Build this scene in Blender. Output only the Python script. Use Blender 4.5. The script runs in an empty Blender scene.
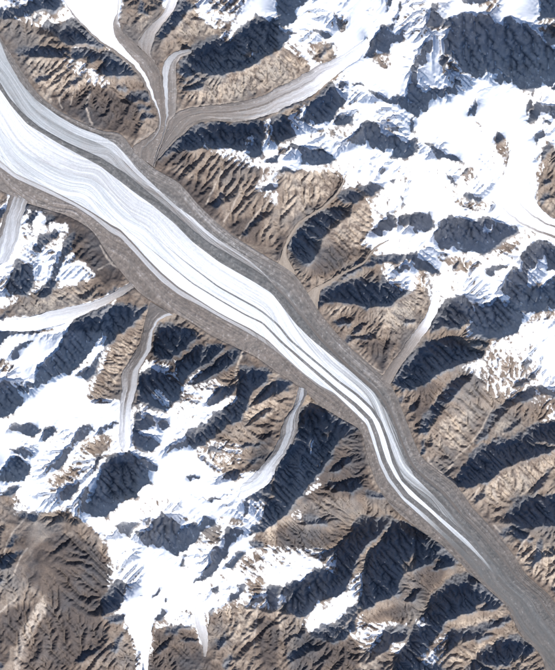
import bpy, math, random
import numpy as np

# ------------------------------------------------------------------ camera, light, exposure
PX = 40.0                       # metres on the ground for one unit of the survey grid
W, H = 555.0, 670.0             # survey grid covered by the picture
SUN_AZ, SUN_EL = 152.0, 36.0    # degrees, sun in the south-south-east
SC = bpy.context.scene
COL = SC.collection

cam_d = bpy.data.cameras.new('camera'); cam = bpy.data.objects.new('camera', cam_d); COL.objects.link(cam)
CAM_Z = 700000.0; REF_Z = 4800.0
cam.location = (0, 0, CAM_Z); cam.rotation_euler = (0, 0, 0)
cam_d.sensor_width = 36.0
cam_d.lens = 36.0 * (CAM_Z - REF_Z) / (H * PX)
cam_d.clip_start = 1000.0; cam_d.clip_end = 2000000.0
SC.camera = cam

wd = bpy.data.worlds.new('World'); SC.world = wd; wd.use_nodes = True
wn = wd.node_tree.nodes; wl = wd.node_tree.links
sky = wn.new('ShaderNodeTexSky'); sky.sky_type = 'NISHITA'; sky.sun_disc = False
sky.sun_elevation = math.radians(SUN_EL); sky.sun_rotation = math.radians(SUN_AZ)
sky.altitude = 4500.0; sky.air_density = 1.0; sky.dust_density = 0.3
wl.new(sky.outputs[0], wn['Background'].inputs[0]); wn['Background'].inputs[1].default_value = 0.15

sun_d = bpy.data.lights.new('sun', 'SUN'); sun = bpy.data.objects.new('sun', sun_d); COL.objects.link(sun)
sun_d.energy = 5.0; sun_d.angle = math.radians(0.5); sun_d.color = (1.0, 0.965, 0.92)
sun.rotation_euler = (math.radians(90 - SUN_EL), 0, math.radians(180 - SUN_AZ))
SC.view_settings.view_transform = 'Standard'; SC.view_settings.look = 'None'
SC.view_settings.exposure = 0.42; SC.view_settings.gamma = 1.0; SC.view_settings.use_curve_mapping = False

# ------------------------------------------------------------------ survey data (grid units, x right, y down)
def T(tx, ty, pts):             # a survey sheet is drawn at 4 units per grid unit
    return [(tx + a / 3.99, ty + b / 3.99) for a, b in pts]

S_A1, S_A2, S_A3, S_A4 = (0, 0), (139, 0), (278, 0), (416, 0)
S_B1, S_B2, S_B3, S_B4 = (0, 168), (139, 168), (278, 168), (416, 168)
S_C1, S_C2, S_C3, S_C4 = (0, 335), (139, 335), (278, 335), (416, 335)
S_D1, S_D2, S_D3, S_D4 = (0, 502), (139, 502), (278, 502), (416, 502)

# steep walls that fall away to the north-north-west
STEEP = {
 S_A1: [[(0,35),(60,30),(130,10),(145,0),(240,0),(255,35),(200,60),(180,45),(130,50),(80,60),(30,75),(0,75)],
  [(130,75),(160,55),(170,70),(140,85)],
  [(200,85),(240,95),(290,70),(330,95),(370,140),(395,150),(410,185),(350,185),(280,190),(245,165),(200,125),(160,120),(185,85)],
  [(60,210),(90,190),(140,188),(200,200),(270,205),(285,215),(240,225),(150,228),(80,222)],
  [(280,215),(300,195),(380,195),(430,200),(480,235),(530,290),(535,305),(480,315),(430,305),(400,285),(420,255),(400,235),(370,265),(360,235),(300,240)],
  [(460,345),(500,340),(510,360),(480,365)],[(495,380),(554,365),(554,410),(520,405)],
  [(130,310),(200,295),(210,305),(150,320)],[(280,320),(310,305),(315,325),(290,335)]],
 S_A2: [[(150,290),(160,240),(190,215),(220,185),(270,165),(310,145),(325,165),(350,170),(380,155),(375,125),(410,115),(430,95),(455,75),(470,55),(490,75),(520,90),(560,70),(560,110),(560,200),(500,235),(480,260),(430,270),(400,290),(350,300),(300,305),(250,295),(200,300)],
  [(160,360),(230,335),(265,345),(250,360),(200,365)],[(160,320),(260,312),(255,322),(180,330)],
  [(65,155),(90,110),(130,50),(150,0),(190,5),(230,25),(220,45),(170,55),(170,90),(130,120),(110,140),(80,150)],
  [(0,0),(20,10),(20,45),(40,60),(0,60)],[(290,20),(310,15),(325,40),(290,40)],
  [(70,640),(120,600),(160,540),(200,500),(230,485),(265,500),(265,560),(240,600),(170,600),(110,625)],
  [(270,500),(300,470),(330,470),(360,490),(400,485),(440,500),(460,480),(490,490),(500,540),(490,580),(495,630),(450,635),(440,600),(400,605),(350,590),(300,600),(270,590)],
  [(535,480),(560,460),(560,575),(540,560)],[(505,640),(560,620),(560,650),(510,655)],
  [(0,370),(40,375),(55,400),(20,405),(0,395)],[(0,425),(45,430),(40,445),(0,440)],[(0,460),(55,455),(60,470),(10,475)]],
 S_A3: [[(-4,0),(120,0),(80,30),(70,80),(40,95),(-4,105)],[(-4,125),(80,125),(50,145),(30,175),(-4,195)],
  [(130,115),(170,120),(200,140),(215,160),(180,150)],[(165,225),(190,190),(215,175),(245,185),(200,190),(175,235)],
  [(345,240),(355,190),(380,140),(420,100),(460,95),(455,130),(510,125),(490,160),(445,190),(440,215),(390,200),(370,225)],
  [(430,45),(445,0),(465,0),(440,50)],[(455,95),(485,50),(490,10),(500,10),(495,45),(465,95)],
  [(535,330),(532,280),(545,245),(558,240),(558,345)],
  [(85,485),(120,430),(150,400),(200,330),(215,330),(240,370),(275,415),(250,435),(230,470),(180,495),(130,490)],
  [(215,490),(255,450),(300,480),(300,500),(260,510)],[(-4,465),(25,465),(50,500),(70,540),(50,570),(-4,575)],
  [(280,560),(310,540),(340,490),(380,485),(415,515),(410,535),(440,550),(480,545),(495,560),(558,560),(558,600),(500,640),(455,640),(460,600),(420,610),(370,590),(360,560),(340,590),(300,580)],
  [(350,355),(400,375),(450,400),(460,375),(505,380),(525,330),(558,345),(558,465),(520,450),(480,420),(430,415),(380,385)],
  [(50,580),(90,575),(150,595),(190,600),(240,650),(190,660),(90,655),(100,620),(60,600)],
  [(240,345),(265,325),(280,340),(262,362)],[(300,345),(335,330),(345,340),(310,352)],
  [(-4,450),(60,415),(130,400),(130,410),(60,430),(10,460)],[(200,25),(240,70),(265,115),(255,120),(235,80)],
  [(455,530),(480,500),(485,515),(465,535)],[(530,475),(548,470),(545,540),(535,530)]],
 S_A4: [[(115,170),(150,115),(110,120),(130,70),(190,50),(240,60),(295,55),(320,95),(350,100),(360,65),(380,65),(400,90),(440,100),(480,130),(510,170),(560,210),(560,330),(500,345),(460,360),(430,365),(390,345),(385,325),(340,335),(310,325),(325,290),(300,290),(250,315),(190,290),(160,240),(120,210)],
  [(40,105),(55,50),(65,10),(95,5),(85,60),(130,70),(110,110),(60,115)],
  [(25,190),(40,165),(75,170),(60,200),(35,235),(0,290),(0,245)],[(90,250),(110,215),(130,230),(110,270)],
  [(-4,340),(30,370),(60,370),(75,345),(100,360),(160,340),(165,365),(100,385),(60,410),(30,450),(-4,465)],
  [(500,0),(560,0),(560,75),(520,80),(490,90)],[(495,150),(530,120),(560,130),(560,190),(520,170)],
  [(-4,540),(60,575),(110,610),(170,635),(205,665),(150,645),(80,630),(60,590)],[(0,575),(15,590),(0,605)],
  [(220,420),(245,395),(235,460),(210,480)],[(310,560),(330,525),(350,560),(330,580)],[(365,600),(380,640),(400,668),(370,668)],
  [(445,500),(480,405),(560,420),(560,480),(500,450),(470,500)],[(470,560),(500,510),(510,530),(480,580)],[(500,480),(545,500),(535,515)],
  [(500,620),(530,560),(540,580),(510,640)],[(440,430),(460,400),(465,430),(445,470)],[(525,345),(560,335),(560,360)],
  [(180,0),(280,0),(270,20),(210,15)],[(150,335),(170,325),(185,340),(165,350)]],
 S_B1: [[(110,190),(130,165),(145,175),(125,220),(100,215)],[(130,320),(160,270),(230,250),(240,275),(190,300),(150,335)],
  [(30,480),(50,410),(65,365),(130,395),(135,460),(100,520),(50,500)],[(155,515),(170,470),(220,450),(225,480),(180,520)],
  [(180,215),(195,180),(220,195),(190,225)],[(250,360),(260,300),(300,260),(300,280),(270,350)],[(0,580),(40,570),(0,605)],
  [(255,668),(300,600),(350,580),(420,545),(470,540),(558,560),(558,600),(520,650),(450,668)],
  [(0,630),(50,650),(100,640),(170,660),(120,668),(0,668)],[(0,180),(20,160),(22,190),(0,200)],[(200,440),(225,400),(240,420),(220,450)],
  [(215,400),(255,340),(262,352),(230,400)],[(90,170),(112,136),(118,142),(98,190)],[(420,520),(450,490),(490,480),(440,515)]],
 S_B2: [[(480,80),(530,65),(550,90),(500,95)],[(60,668),(70,630),(120,620),(200,650),(240,668)],
  [(410,265),(440,235),(490,180),(496,186),(450,240),(418,275)],[(0,560),(30,545),(40,550),(0,600)],
  [(290,150),(330,110),(350,118),(310,160)]],
 S_B3: [[(45,330),(60,270),(110,220),(150,180),(200,160),(270,170),(250,200),(210,230),(190,270),(150,300),(140,380),(100,400),(60,340)],
  [(230,110),(290,90),(350,115),(320,140),(270,150)],[(315,75),(370,60),(425,80),(380,105),(330,95)],
  [(375,250),(410,220),(445,180),(475,210),(470,240),(440,250),(410,270)],[(480,200),(510,185),(558,190),(558,240),(530,235),(480,230)],
  [(240,440),(330,375),(440,345),(510,350),(558,335),(558,365),(480,380),(400,385),(340,400),(280,440)],
  [(160,500),(180,470),(230,460),(280,455),(310,440),(360,450),(400,465),(415,430),(450,470),(490,490),(540,505),(480,530),(450,550),(380,560),(300,555),(240,535),(170,555),(160,540)],
  [(440,45),(480,50),(460,65)],[(400,10),(430,0),(420,25)],[(485,105),(515,150),(500,155)],[(215,620),(260,610),(300,630),(250,640)],
  [(470,400),(520,395),(530,410),(480,418)],[(0,10),(50,0),(60,15),(20,22)],[(300,668),(340,620),(350,625),(320,668)],[(500,620),(540,600),(545,612),(510,635)]],
 S_B4: [[(-4,185),(60,180),(75,230),(60,250),(-4,255)],
  [(70,275),(90,240),(85,215),(130,190),(165,185),(200,210),(240,215),(280,195),(310,215),(350,230),(400,240),(420,265),(370,280),(340,310),(280,345),(230,340),(170,320),(100,325)],
  [(180,100),(200,95),(270,125),(260,140),(210,125)],[(105,10),(160,50),(170,65),(130,45)],
  [(340,490),(360,450),(385,390),(415,420),(430,385),(420,350),(445,340),(450,310),(480,290),(520,295),(560,315),(560,410),(530,420),(520,350),(490,370),(450,420),(440,470),(470,490),(520,455),(560,425),(560,560),(440,580),(400,560),(370,520)],
  [(50,660),(75,590),(110,540),(150,510),(190,500),(215,540),(230,560),(240,600),(200,620),(150,640),(100,640)],
  [(220,640),(240,545),(280,540),(300,560),(330,525),(355,560),(370,530),(420,570),(430,600),(400,668),(230,668)],
  [(275,390),(310,400),(380,390),(320,420),(300,440),(275,420)],[(0,360),(60,390),(100,430),(60,420),(0,400)],[(150,400),(185,365),(165,400)],
  [(360,60),(385,80),(380,95),(360,80)],[(375,10),(410,5),(400,40)],[(500,130),(530,100),(535,120),(505,150)],[(510,60),(540,40),(545,60),(520,80)],
  [(180,20),(210,10),(205,30)],[(110,350),(130,340),(125,360)],[(240,390),(255,370),(262,380)]],
 S_C1: [[(0,0),(40,0),(10,40),(0,40)],[(35,75),(80,45),(140,25),(90,65),(60,100)],
  [(90,215),(140,180),(165,115),(210,80),(250,40),(260,0),(410,0),(380,50),(350,90),(320,130),(280,155),(230,170),(180,200),(110,225)],
  [(300,165),(350,130),(400,90),(420,40),(430,0),(470,0),(460,30),(420,60),(390,150),(360,185)],
  [(0,195),(30,180),(60,210),(95,260),(70,300),(0,345)],[(35,375),(60,350),(90,365),(120,345),(165,375),(140,415),(90,395)],
  [(165,415),(180,375),(220,365),(230,390),(180,430)],[(40,460),(90,450),(140,480),(100,490)],[(0,580),(10,550),(50,490),(80,485),(130,530),(120,560),(60,590)],
  [(180,550),(230,500),(250,460),(290,450),(310,370),(350,360),(380,380),(340,420),(300,440),(240,530)],[(380,385),(400,370),(470,345),(475,355),(400,390)],
  [(350,540),(390,485),(415,490),(370,530)],[(360,668),(400,550),(420,510),(450,480),(510,455),(558,500),(558,630),(490,660)],
  [(240,640),(270,600),(320,590),(300,640),(250,668)],[(530,420),(540,330),(558,260),(558,470)],[(60,190),(90,200),(100,240),(75,215)],
  [(0,640),(40,600),(100,605),(60,640)],[(315,660),(350,600),(360,620),(340,668)],[(180,130),(230,100),(240,140),(200,150)]],
 S_C2: [[(60,60),(70,0),(200,0),(240,20),(160,80),(110,110),(60,90)],[(150,120),(200,70),(250,40),(330,40),(350,60),(290,110),(230,150),(180,190),(160,180)],
  [(210,190),(300,120),(370,60),(410,60),(400,100),(330,150),(260,190)],[(0,170),(40,130),(120,170),(170,200),(160,260),(100,300),(50,300),(0,260)],
  [(0,330),(50,320),(70,360),(0,380)],[(0,395),(50,400),(90,440),(50,470),(0,465)],[(0,490),(50,500),(70,530),(40,560),(50,580),(0,630)],[(75,360),(110,340),(120,365),(90,380)],
  [(110,490),(130,450),(180,430),(210,370),(280,350),(300,310),(360,290),(400,250),(400,130),(450,115),(530,150),(500,200),(440,220),(440,280),(410,340),(350,370),(290,400),(250,450),(180,450),(140,460)],
  [(270,280),(300,240),(350,205),(395,210),(340,250),(290,290)],[(330,580),(370,540),(410,555),(380,580)],[(270,455),(320,450),(340,475),(290,475)],
  [(410,660),(430,640),(500,600),(530,585),(520,668)],[(540,560),(560,490),(560,668),(535,668)],[(460,250),(558,180),(558,230),(480,270)],[(450,340),(500,310),(540,290),(500,330)],[(400,445),(530,425),(420,460)],
  [(190,570),(250,565),(240,580),(200,585)],[(250,655),(350,658),(300,668)],[(430,500),(510,480),(450,515)]],
 S_C3: [[(-4,180),(60,195),(50,215),(-4,230)],
  [(-4,470),(30,470),(60,430),(80,310),(130,265),(200,310),(320,385),(250,420),(220,480),(180,560),(140,590),(100,640),(60,668),(-4,668)],
  [(190,600),(280,580),(330,590),(340,620),(300,640),(230,620)],[(350,620),(420,640),(440,668),(360,650)],
  [(460,200),(470,140),(500,90),(558,60),(558,230),(500,225)],[(310,25),(340,10),(390,10),(350,25)],[(525,300),(550,280),(554,310)],[(480,260),(510,240),(495,280)],
  [(200,540),(280,490),(300,500),(230,550)],[(270,30),(290,10),(305,15),(285,40)]],
 S_C4: [[(-4,190),(-4,70),(40,40),(90,20),(150,20),(200,40),(260,90),(200,105),(150,140),(90,165),(60,200),(-4,215)],
  [(210,10),(270,0),(390,0),(380,10),(300,20),(260,15)],[(215,40),(270,30),(280,50),(230,55)],
  [(10,395),(40,310),(100,250),(130,200),(170,175),(220,180),(190,200),(160,250),(110,290),(70,350),(50,400)],
  [(235,450),(270,380),(300,310),(380,265),(390,280),(330,330),(290,390),(260,440)],[(390,270),(470,200),(480,240),(430,280)],
  [(380,410),(430,390),(510,345),(560,340),(560,430),(450,430),(390,425)],
  [(160,610),(180,540),(240,460),(300,425),(350,415),(450,440),(560,465),(500,490),(430,505),(380,520),(330,555),(290,590),(210,615)],
  [(380,668),(430,645),(500,640),(560,640),(560,668)],[(350,390),(400,340),(410,350),(370,385)],[(460,640),(490,590),(560,520),(510,600)],
  [(20,480),(25,420),(45,420),(40,470)],[(420,110),(440,95),(465,115),(440,130)],[(480,200),(540,220),(560,250),(500,230)],[(440,160),(480,150),(470,175)],[(230,668),(270,630),(275,640),(250,668)],[(390,190),(450,180),(460,195),(400,205)]],
 S_D1: [[(320,30),(340,0),(490,0),(430,65),(360,55)],[(465,100),(510,75),(558,90),(520,135),(480,125)],[(410,460),(415,390),(460,320),(510,315),(495,370),(470,430)],
  [(415,465),(500,450),(490,490),(440,480)],[(0,250),(30,220),(100,195),(60,230),(10,275)],[(80,50),(150,40),(150,65),(90,70)],[(0,320),(30,315),(0,345)],[(0,640),(20,660),(0,668)],[(540,125),(558,120),(558,150)],
  [(440,600),(480,520),(495,530),(470,600)],[(30,180),(60,130),(75,130),(50,180)],[(300,640),(350,600),(390,590),(330,640)]],
 S_D2: [[(0,140),(60,80),(90,45),(130,60),(170,100),(140,150),(170,110),(220,85),(250,90),(270,60),(310,75),(250,120),(230,170),(190,190),(150,210),(120,190),(60,175),(10,165)],
  [(160,240),(185,205),(205,210),(180,245)],[(215,320),(260,295),(290,240),(300,190),(340,165),(350,105),(420,110),(410,140),(370,170),(340,230),(290,300),(230,330)],
  [(345,260),(370,225),(390,230),(385,200),(435,205),(390,250),(360,270)],[(440,140),(460,90),(500,65),(510,0),(560,0),(560,80),(500,115)],
  [(440,165),(470,160),(510,180),(460,185)],[(290,345),(315,335),(320,355),(300,360)],[(360,400),(370,365),(400,360),(390,330),(430,325),(400,390)],
  [(510,340),(560,330),(560,440),(520,430)],[(60,470),(100,430),(110,450),(90,475)],[(90,530),(130,495),(210,500),(150,525)],
  [(50,390),(80,345),(95,345),(65,385)],[(0,75),(50,55),(30,80)],[(415,0),(440,0),(440,40),(420,60)],[(70,610),(110,560),(120,565),(90,610)],[(170,560),(230,550),(220,565)],
  [(280,440),(305,425),(305,440),(290,455)],[(430,400),(500,390),(490,405),(450,410)],[(310,560),(350,520),(350,540),(320,600)],[(330,650),(370,600),(370,620),(345,668)],[(100,400),(115,385),(112,405)]],
 S_D3: [[(-4,0),(70,0),(40,60),(-4,70)],
  [(-4,330),(30,340),(60,320),(100,320),(130,280),(170,265),(200,230),(175,210),(230,190),(290,150),(300,100),(340,60),(400,70),(460,65),(440,110),(370,180),(330,230),(300,290),(280,340),(250,370),(210,385),(160,390),(120,460),(90,470),(40,440),(40,400),(-4,440)],
  [(130,540),(170,490),(230,490),(280,430),(330,400),(345,280),(380,200),(430,160),(460,70),(558,110),(558,170),(510,230),(490,300),(490,370),(400,400),(370,440),(330,430),(300,500),(280,550),(210,560)],
  [(360,595),(390,570),(440,500),(490,485),(530,510),(500,550),(430,595)],[(480,668),(490,600),(530,520),(558,480),(558,668)],[(490,400),(558,350),(558,390)],[(100,50),(200,80),(180,100),(110,90)],
  [(40,620),(90,590),(150,560),(100,610),(60,640)],[(60,540),(110,520),(90,550)]],
 S_D4: [[(-4,105),(40,120),(100,170),(160,230),(180,250),(130,270),(60,270),(-4,290)],
  [(45,430),(60,390),(130,320),(200,285),(250,300),(300,350),(370,410),(330,430),(250,440),(160,460),(110,500),(70,540),(40,480)],[(-4,500),(60,500),(90,540),(-4,640)],
  [(130,590),(140,520),(250,490),(380,460),(390,480),(300,510),(240,550),(180,560)],[(200,668),(270,590),(340,550),(420,535),(460,560),(490,600),(420,620),(350,660)],
  [(350,90),(380,20),(420,0),(560,0),(560,100),(490,100),(410,110),(360,60)],[(385,130),(410,110),(470,150),(420,165)],[(470,280),(490,150),(510,160),(500,240),(450,300)],[(540,340),(560,335),(560,370)],
  [(-4,640),(120,668),(-4,668)],[(330,130),(380,100),(390,110),(350,140)],[(230,560),(300,520),(310,530),(250,570)]],
}
# ledges inside those walls that catch the sun
LEDGE = {
 S_A2: [[(400,220),(460,208),(490,214),(440,232)],[(425,560),(460,540),(460,580),(430,590)]],
 S_A4: [[(370,280),(382,278),(378,292)]],
 S_B4: [[(260,245),(315,235),(305,265),(270,255)],[(150,545),(180,548),(170,552)]],
 S_C2: [[(40,215),(100,235),(130,270),(120,290),(60,250)],[(355,350),(370,335),(365,360)]],
 S_C3: [[(130,430),(145,420),(140,460),(130,490)],[(150,530),(190,500),(170,540)],[(170,400),(230,390),(200,420)]],
 S_D3: [[(110,345),(145,330),(130,355)],[(0,380),(40,362),(40,400),(0,420)],[(180,245),(240,200),(240,280),(200,290)]],
 S_D4: [[(0,265),(100,228),(110,240),(0,300)],[(225,345),(250,330),(250,340)],[(230,430),(280,400),(290,410),(250,440)]],
}
# snow (these outlines, except walls painted as rock to darken their shade)
SNOW = {
 S_A1: [[(245,0),(490,0),(480,60),(470,110),(500,180),(554,230),(554,290),(480,220),(410,185),(380,140),(310,90),(265,45)],
  [(0,20),(60,0),(140,0),(60,25),(0,45)],[(170,70),(230,55),(280,60),(270,80),(230,85),(200,75)],[(150,90),(190,80),(200,110),(170,110)],[(255,190),(300,186),(410,188),(300,196)],
  [(250,235),(330,250),(420,310),(440,335),(380,300),(300,262)],[(410,290),(440,330),(425,325)]],
 S_A2: [[(420,0),(560,0),(560,75),(520,92),(490,78),(470,58),(430,97),(380,127),(375,162),(340,174),(318,152),(370,110),(400,60)],
  [(235,0),(280,0),(270,60),(300,100),(290,112),(255,80),(230,40)],[(240,598),(350,588),(400,608),(490,640),(554,600),(554,664),(460,668),(400,632),(330,612)],
  [(500,480),(540,468),(530,560),(560,580),(560,620),(500,642),(492,590),(508,540)],[(245,545),(268,540),(265,590),(245,595)],[(395,215),(460,205),(495,212),(440,234)],[(425,555),(465,538),(462,585),(428,595)],
  [(90,0),(150,0),(130,45),(95,70),(110,40)],[(160,290),(240,300),(180,308)]],
 S_A3: [[(0,-10),(560,-10),(560,680),(0,680),(0,575),(70,560),(40,470),(140,410),(240,310),(280,250),(240,225),(180,250),(150,290),(125,290),(130,260),(60,205),(20,195),(0,195)]],
 S_A4: [[(-10,-10),(570,-10),(570,680),(-10,680)]],
 S_B1: [[(30,110),(80,90),(100,140),(90,180),(85,300),(60,400),(0,500),(0,330),(20,250)],
  [(150,340),(230,340),(250,380),(200,450),(140,470),(135,420)],[(240,380),(340,380),(380,430),(300,470),(240,460)],
  [(0,600),(200,590),(300,560),(400,520),(520,460),(520,490),(420,545),(300,600),(270,650),(100,640),(0,640)],[(0,500),(60,510),(60,540),(0,560)],[(140,180),(180,175),(185,220),(130,260),(130,200)],
  [(200,230),(270,220),(280,250),(230,250)],[(100,330),(140,335),(130,390),(70,365)],[(415,590),(440,580),(430,630)]],
 S_B2: [[(460,80),(500,60),(554,70),(554,150),(530,130),(540,95),(490,100)],[(520,0),(554,0),(554,40)]],
 S_B3: [[(250,0),(560,0),(560,190),(440,160),(380,240),(380,130),(410,110),(430,90),(320,60),(240,105),(270,50)],[(330,290),(400,250),(560,220),(560,340),(430,345),(380,310),(340,310)],[(420,420),(470,420),(560,380),(560,480),(520,500),(470,460)]],
 S_B4: [[(-10,-10),(570,-10),(570,680),(400,680),(200,680),(215,600),(110,480),(105,420),(60,390),(-10,350)],[(70,560),(110,500),(130,520),(75,590),(50,620)]],
 S_C1: [[(-10,-10),(270,-10),(420,-10),(440,60),(400,140),(370,215),(345,240),(380,270),(480,260),(500,280),(530,300),(530,440),(480,470),(330,480),(440,490),(420,680),(100,680),(60,640),(0,640),(-10,680)]],
 S_C2: [[(180,230),(280,220),(320,210),(260,290),(180,290),(170,260)],[(0,300),(150,290),(240,300),(390,238),(392,262),(300,322),(270,362),(222,372),(180,432),(250,452),(250,490),(330,540),(330,590),(400,600),(380,680),(-10,680),(-10,300)],[(275,440),(340,468),(405,455),(390,482),(310,470)],
  [(40,140),(110,130),(110,165),(60,160)],[(30,215),(120,240),(140,280),(60,260)]],
 S_C3: [[(128,420),(146,415),(140,480),(128,490)],[(60,640),(110,600),(180,600),(150,615)]],
 S_C4: [[(180,125),(280,70),(300,30),(400,-10),(570,-10),(570,215),(480,200),(470,130),(420,120),(380,150),(350,200),(315,260),(330,170),(300,110),(230,160),(200,150)],[(470,355),(560,305),(560,340),(510,345)],[(420,500),(470,490),(450,510)]],
 S_D1: [[(130,-10),(570,-10),(570,680),(550,680),(540,560),(490,490),(500,450),(470,440),(500,390),(510,320),(460,310),(460,260),(430,200),(430,160),(380,110),(320,70),(260,30),(180,40)],[(120,0),(150,0),(170,40),(130,30)]],
 S_D2: [[(-10,-10),(500,-10),(500,60),(440,140),(440,190),(570,180),(570,330),(500,420),(420,400),(350,410),(300,440),(240,440),(170,430),(110,440),(50,470),(50,600),(30,680),(20,640),(-10,580)],
  [(215,380),(290,380),(245,430),(270,520),(265,600),(250,570),(230,500),(220,440)],[(110,455),(170,432),(232,490),(160,490)]],
 S_D3: [[(-10,205),(100,195),(175,240),(130,285),(90,325),(-10,335)],[(290,290),(345,285),(325,395),(240,460),(200,495),(140,525),(95,490),(160,388),(250,370)],[(285,520),(320,500),(440,500),(380,560),(360,595),(320,560)],[(440,575),(505,565),(490,610)],[(110,340),(148,328),(130,358)],[(-10,375),(42,360),(42,402),(-10,425)],
  [(50,40),(85,30),(100,80),(70,70)],[(300,460),(350,440),(330,480)],[(200,240),(240,230),(240,270)]],
 S_D4: [[(0,470),(45,480),(35,505),(0,500)],[(20,640),(90,625),(80,645)],[(110,545),(130,540),(125,560)]],
}
# rock that stays bare inside the snow outlines
BARE = {
 S_A3: [[(0,200),(40,200),(90,230),(130,265),(120,290),(50,330),(0,360)],[(130,190),(160,170),(200,170),(245,190),(230,220),(180,250),(150,240)],[(360,215),(430,220),(465,265),(430,275),(380,250)],[(150,520),(260,515),(270,540),(200,555),(160,540)],[(240,70),(285,60),(270,130),(250,130)],[(0,580),(50,590),(40,620),(0,620)],[(350,40),(385,35),(380,60)],[(370,390),(410,430),(390,420)]],
 S_A4: [[(260,50),(290,15),(330,0),(300,45)],[(310,560),(330,530),(360,560),(400,668),(360,668)],[(45,105),(120,100),(140,120),(60,125)],[(90,240),(130,220),(180,290),(140,290)],[(230,480),(260,500),(275,530),(250,530)],[(445,400),(465,400),(480,480),(460,520)],[(455,620),(490,640),(480,650)],[(490,620),(520,560),(554,600),(554,668),(510,668)],[(430,380),(460,370),(450,400)],[(500,100),(554,85),(554,150),(520,150)]],
 S_B4: [[(350,10),(420,0),(440,90),(430,130),(380,100),(350,60)],[(490,0),(560,0),(560,220),(480,180),(475,130)],[(110,60),(150,110),(250,150),(310,140),(300,165),(230,175),(150,140)],[(290,330),(350,300),(430,290),(420,310),(350,340)],[(410,640),(480,580),(560,570),(560,600),(480,610)],[(90,340),(160,350),(260,390),(200,420),(110,380)],[(170,0),(230,0),(235,50),(200,60)],[(440,465),(540,450),(470,490),(450,540)]],
 S_C1: [[(320,440),(440,400),(470,410),(400,490),(330,470)],[(200,580),(300,520),(320,560),(220,620)],[(345,240),(380,225),(400,260),(370,265)],[(0,95),(60,120),(30,150),(0,130)]],
 S_C2: [[(190,330),(230,320),(210,350)],[(180,240),(250,250),(240,275),(180,265)]],
 S_C4: [[(260,100),(320,60),(330,100),(280,110)],[(340,110),(380,80),(400,130),(350,170)]],
 S_D2: [[(240,110),(320,100),(340,150),(280,180)],[(400,240),(500,200),(470,260),(400,280)],[(430,330),(500,300),(510,380),(450,380)],[(450,140),(560,90),(560,180),(480,170)],[(150,60),(230,60),(210,80)],[(320,60),(400,70),(420,100),(350,100)]],
 S_D3: [[(180,380),(230,370),(210,420),(150,460)],[(300,540),(350,560),(360,590),(330,570)],[(-10,240),(60,240),(60,252),(-10,258)]],
}
# broken snow: about half rock, half snow
MIXED = {
 S_A1: [[(0,0),(250,0),(290,80),(150,110),(0,60)],[(240,215),(300,235),(440,340),(420,360),(280,290)]],
 S_A2: [[(240,560),(554,560),(554,668),(400,668)],[(230,0),(420,0),(380,80),(300,120)]], S_B2: [[(450,60),(554,0),(554,160),(500,120)]],
 S_A3: [[(0,570),(100,550),(280,500),(300,600),(200,668),(0,668)],[(230,320),(350,320),(420,430),(320,470),(280,400)]],
 S_B1: [[(90,150),(200,200),(280,260),(300,380),(380,440),(240,480),(130,500),(0,560),(0,150)],[(400,560),(460,540),(450,668),(400,668)]],
 S_B3: [[(330,40),(554,180),(554,500),(440,480),(380,330),(330,300),(390,240)]], S_B4: [[(0,340),(250,360),(420,440),(260,560),(110,500)],[(400,580),(554,560),(554,668),(400,668)]],
 S_C1: [[(320,420),(480,400),(420,500),(300,500)],[(180,540),(420,480),(360,668),(200,668)]], S_C2: [[(0,100),(180,100),(340,200),(400,260),(250,340),(0,330)],[(250,400),(420,440),(400,520),(260,500)]],
 S_C3: [[(100,400),(160,400),(180,600),(60,668)]], S_C4: [[(180,100),(300,60),(554,200),(554,300),(420,260),(330,260),(230,170)]],
 S_D1: [[(430,150),(554,200),(554,500),(430,480)],[(60,0),(180,0),(160,60),(60,60)]], S_D2: [[(240,60),(554,60),(554,430),(350,420),(230,330)],[(60,380),(300,380),(270,500),(60,500)]],
 S_D3: [[(0,180),(250,190),(250,300),(60,340),(0,330)],[(120,380),(340,280),(330,420),(130,540)],[(280,480),(520,480),(500,600),(340,600)]], S_D4: [[(0,460),(60,470),(130,540),(100,660),(0,660)]],
}
# deep, even snow basins
BASIN = {
 S_A1: [[(245,0),(490,0),(470,110),(540,250),(410,185),(310,90)]], S_A2: [[(440,0),(554,0),(520,70),(440,70)]], S_A3: [[(290,0),(430,0),(340,230),(270,260),(250,160)],[(460,200),(540,300),(480,370),(380,340),(360,260)]],
 S_A4: [[(0,460),(170,370),(380,350),(440,480),(520,668),(400,668),(300,520),(230,640),(60,560)],[(320,90),(340,0),(490,0),(480,120)],[(60,140),(110,130),(100,330),(30,330)]],
 S_B4: [[(0,40),(340,120),(350,0),(490,0),(480,200),(554,240),(554,280),(430,240),(200,190),(0,180)]],
 S_C1: [[(0,360),(110,250),(280,170),(470,290),(480,340),(250,350)],[(0,420),(80,430),(30,530),(0,560)],[(90,20),(230,0),(150,110),(100,120)]],
 S_C2: [[(120,470),(240,470),(320,560),(100,668),(0,668),(60,560)]], S_C4: [[(480,0),(554,0),(554,190),(490,160)]],
 S_D2: [[(0,190),(120,210),(220,340),(180,420),(60,420),(0,560)]], S_D1: [[(470,0),(554,0),(554,80),(400,80),(430,60)],[(520,330),(554,330),(554,560),(510,480)]],
}
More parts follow.
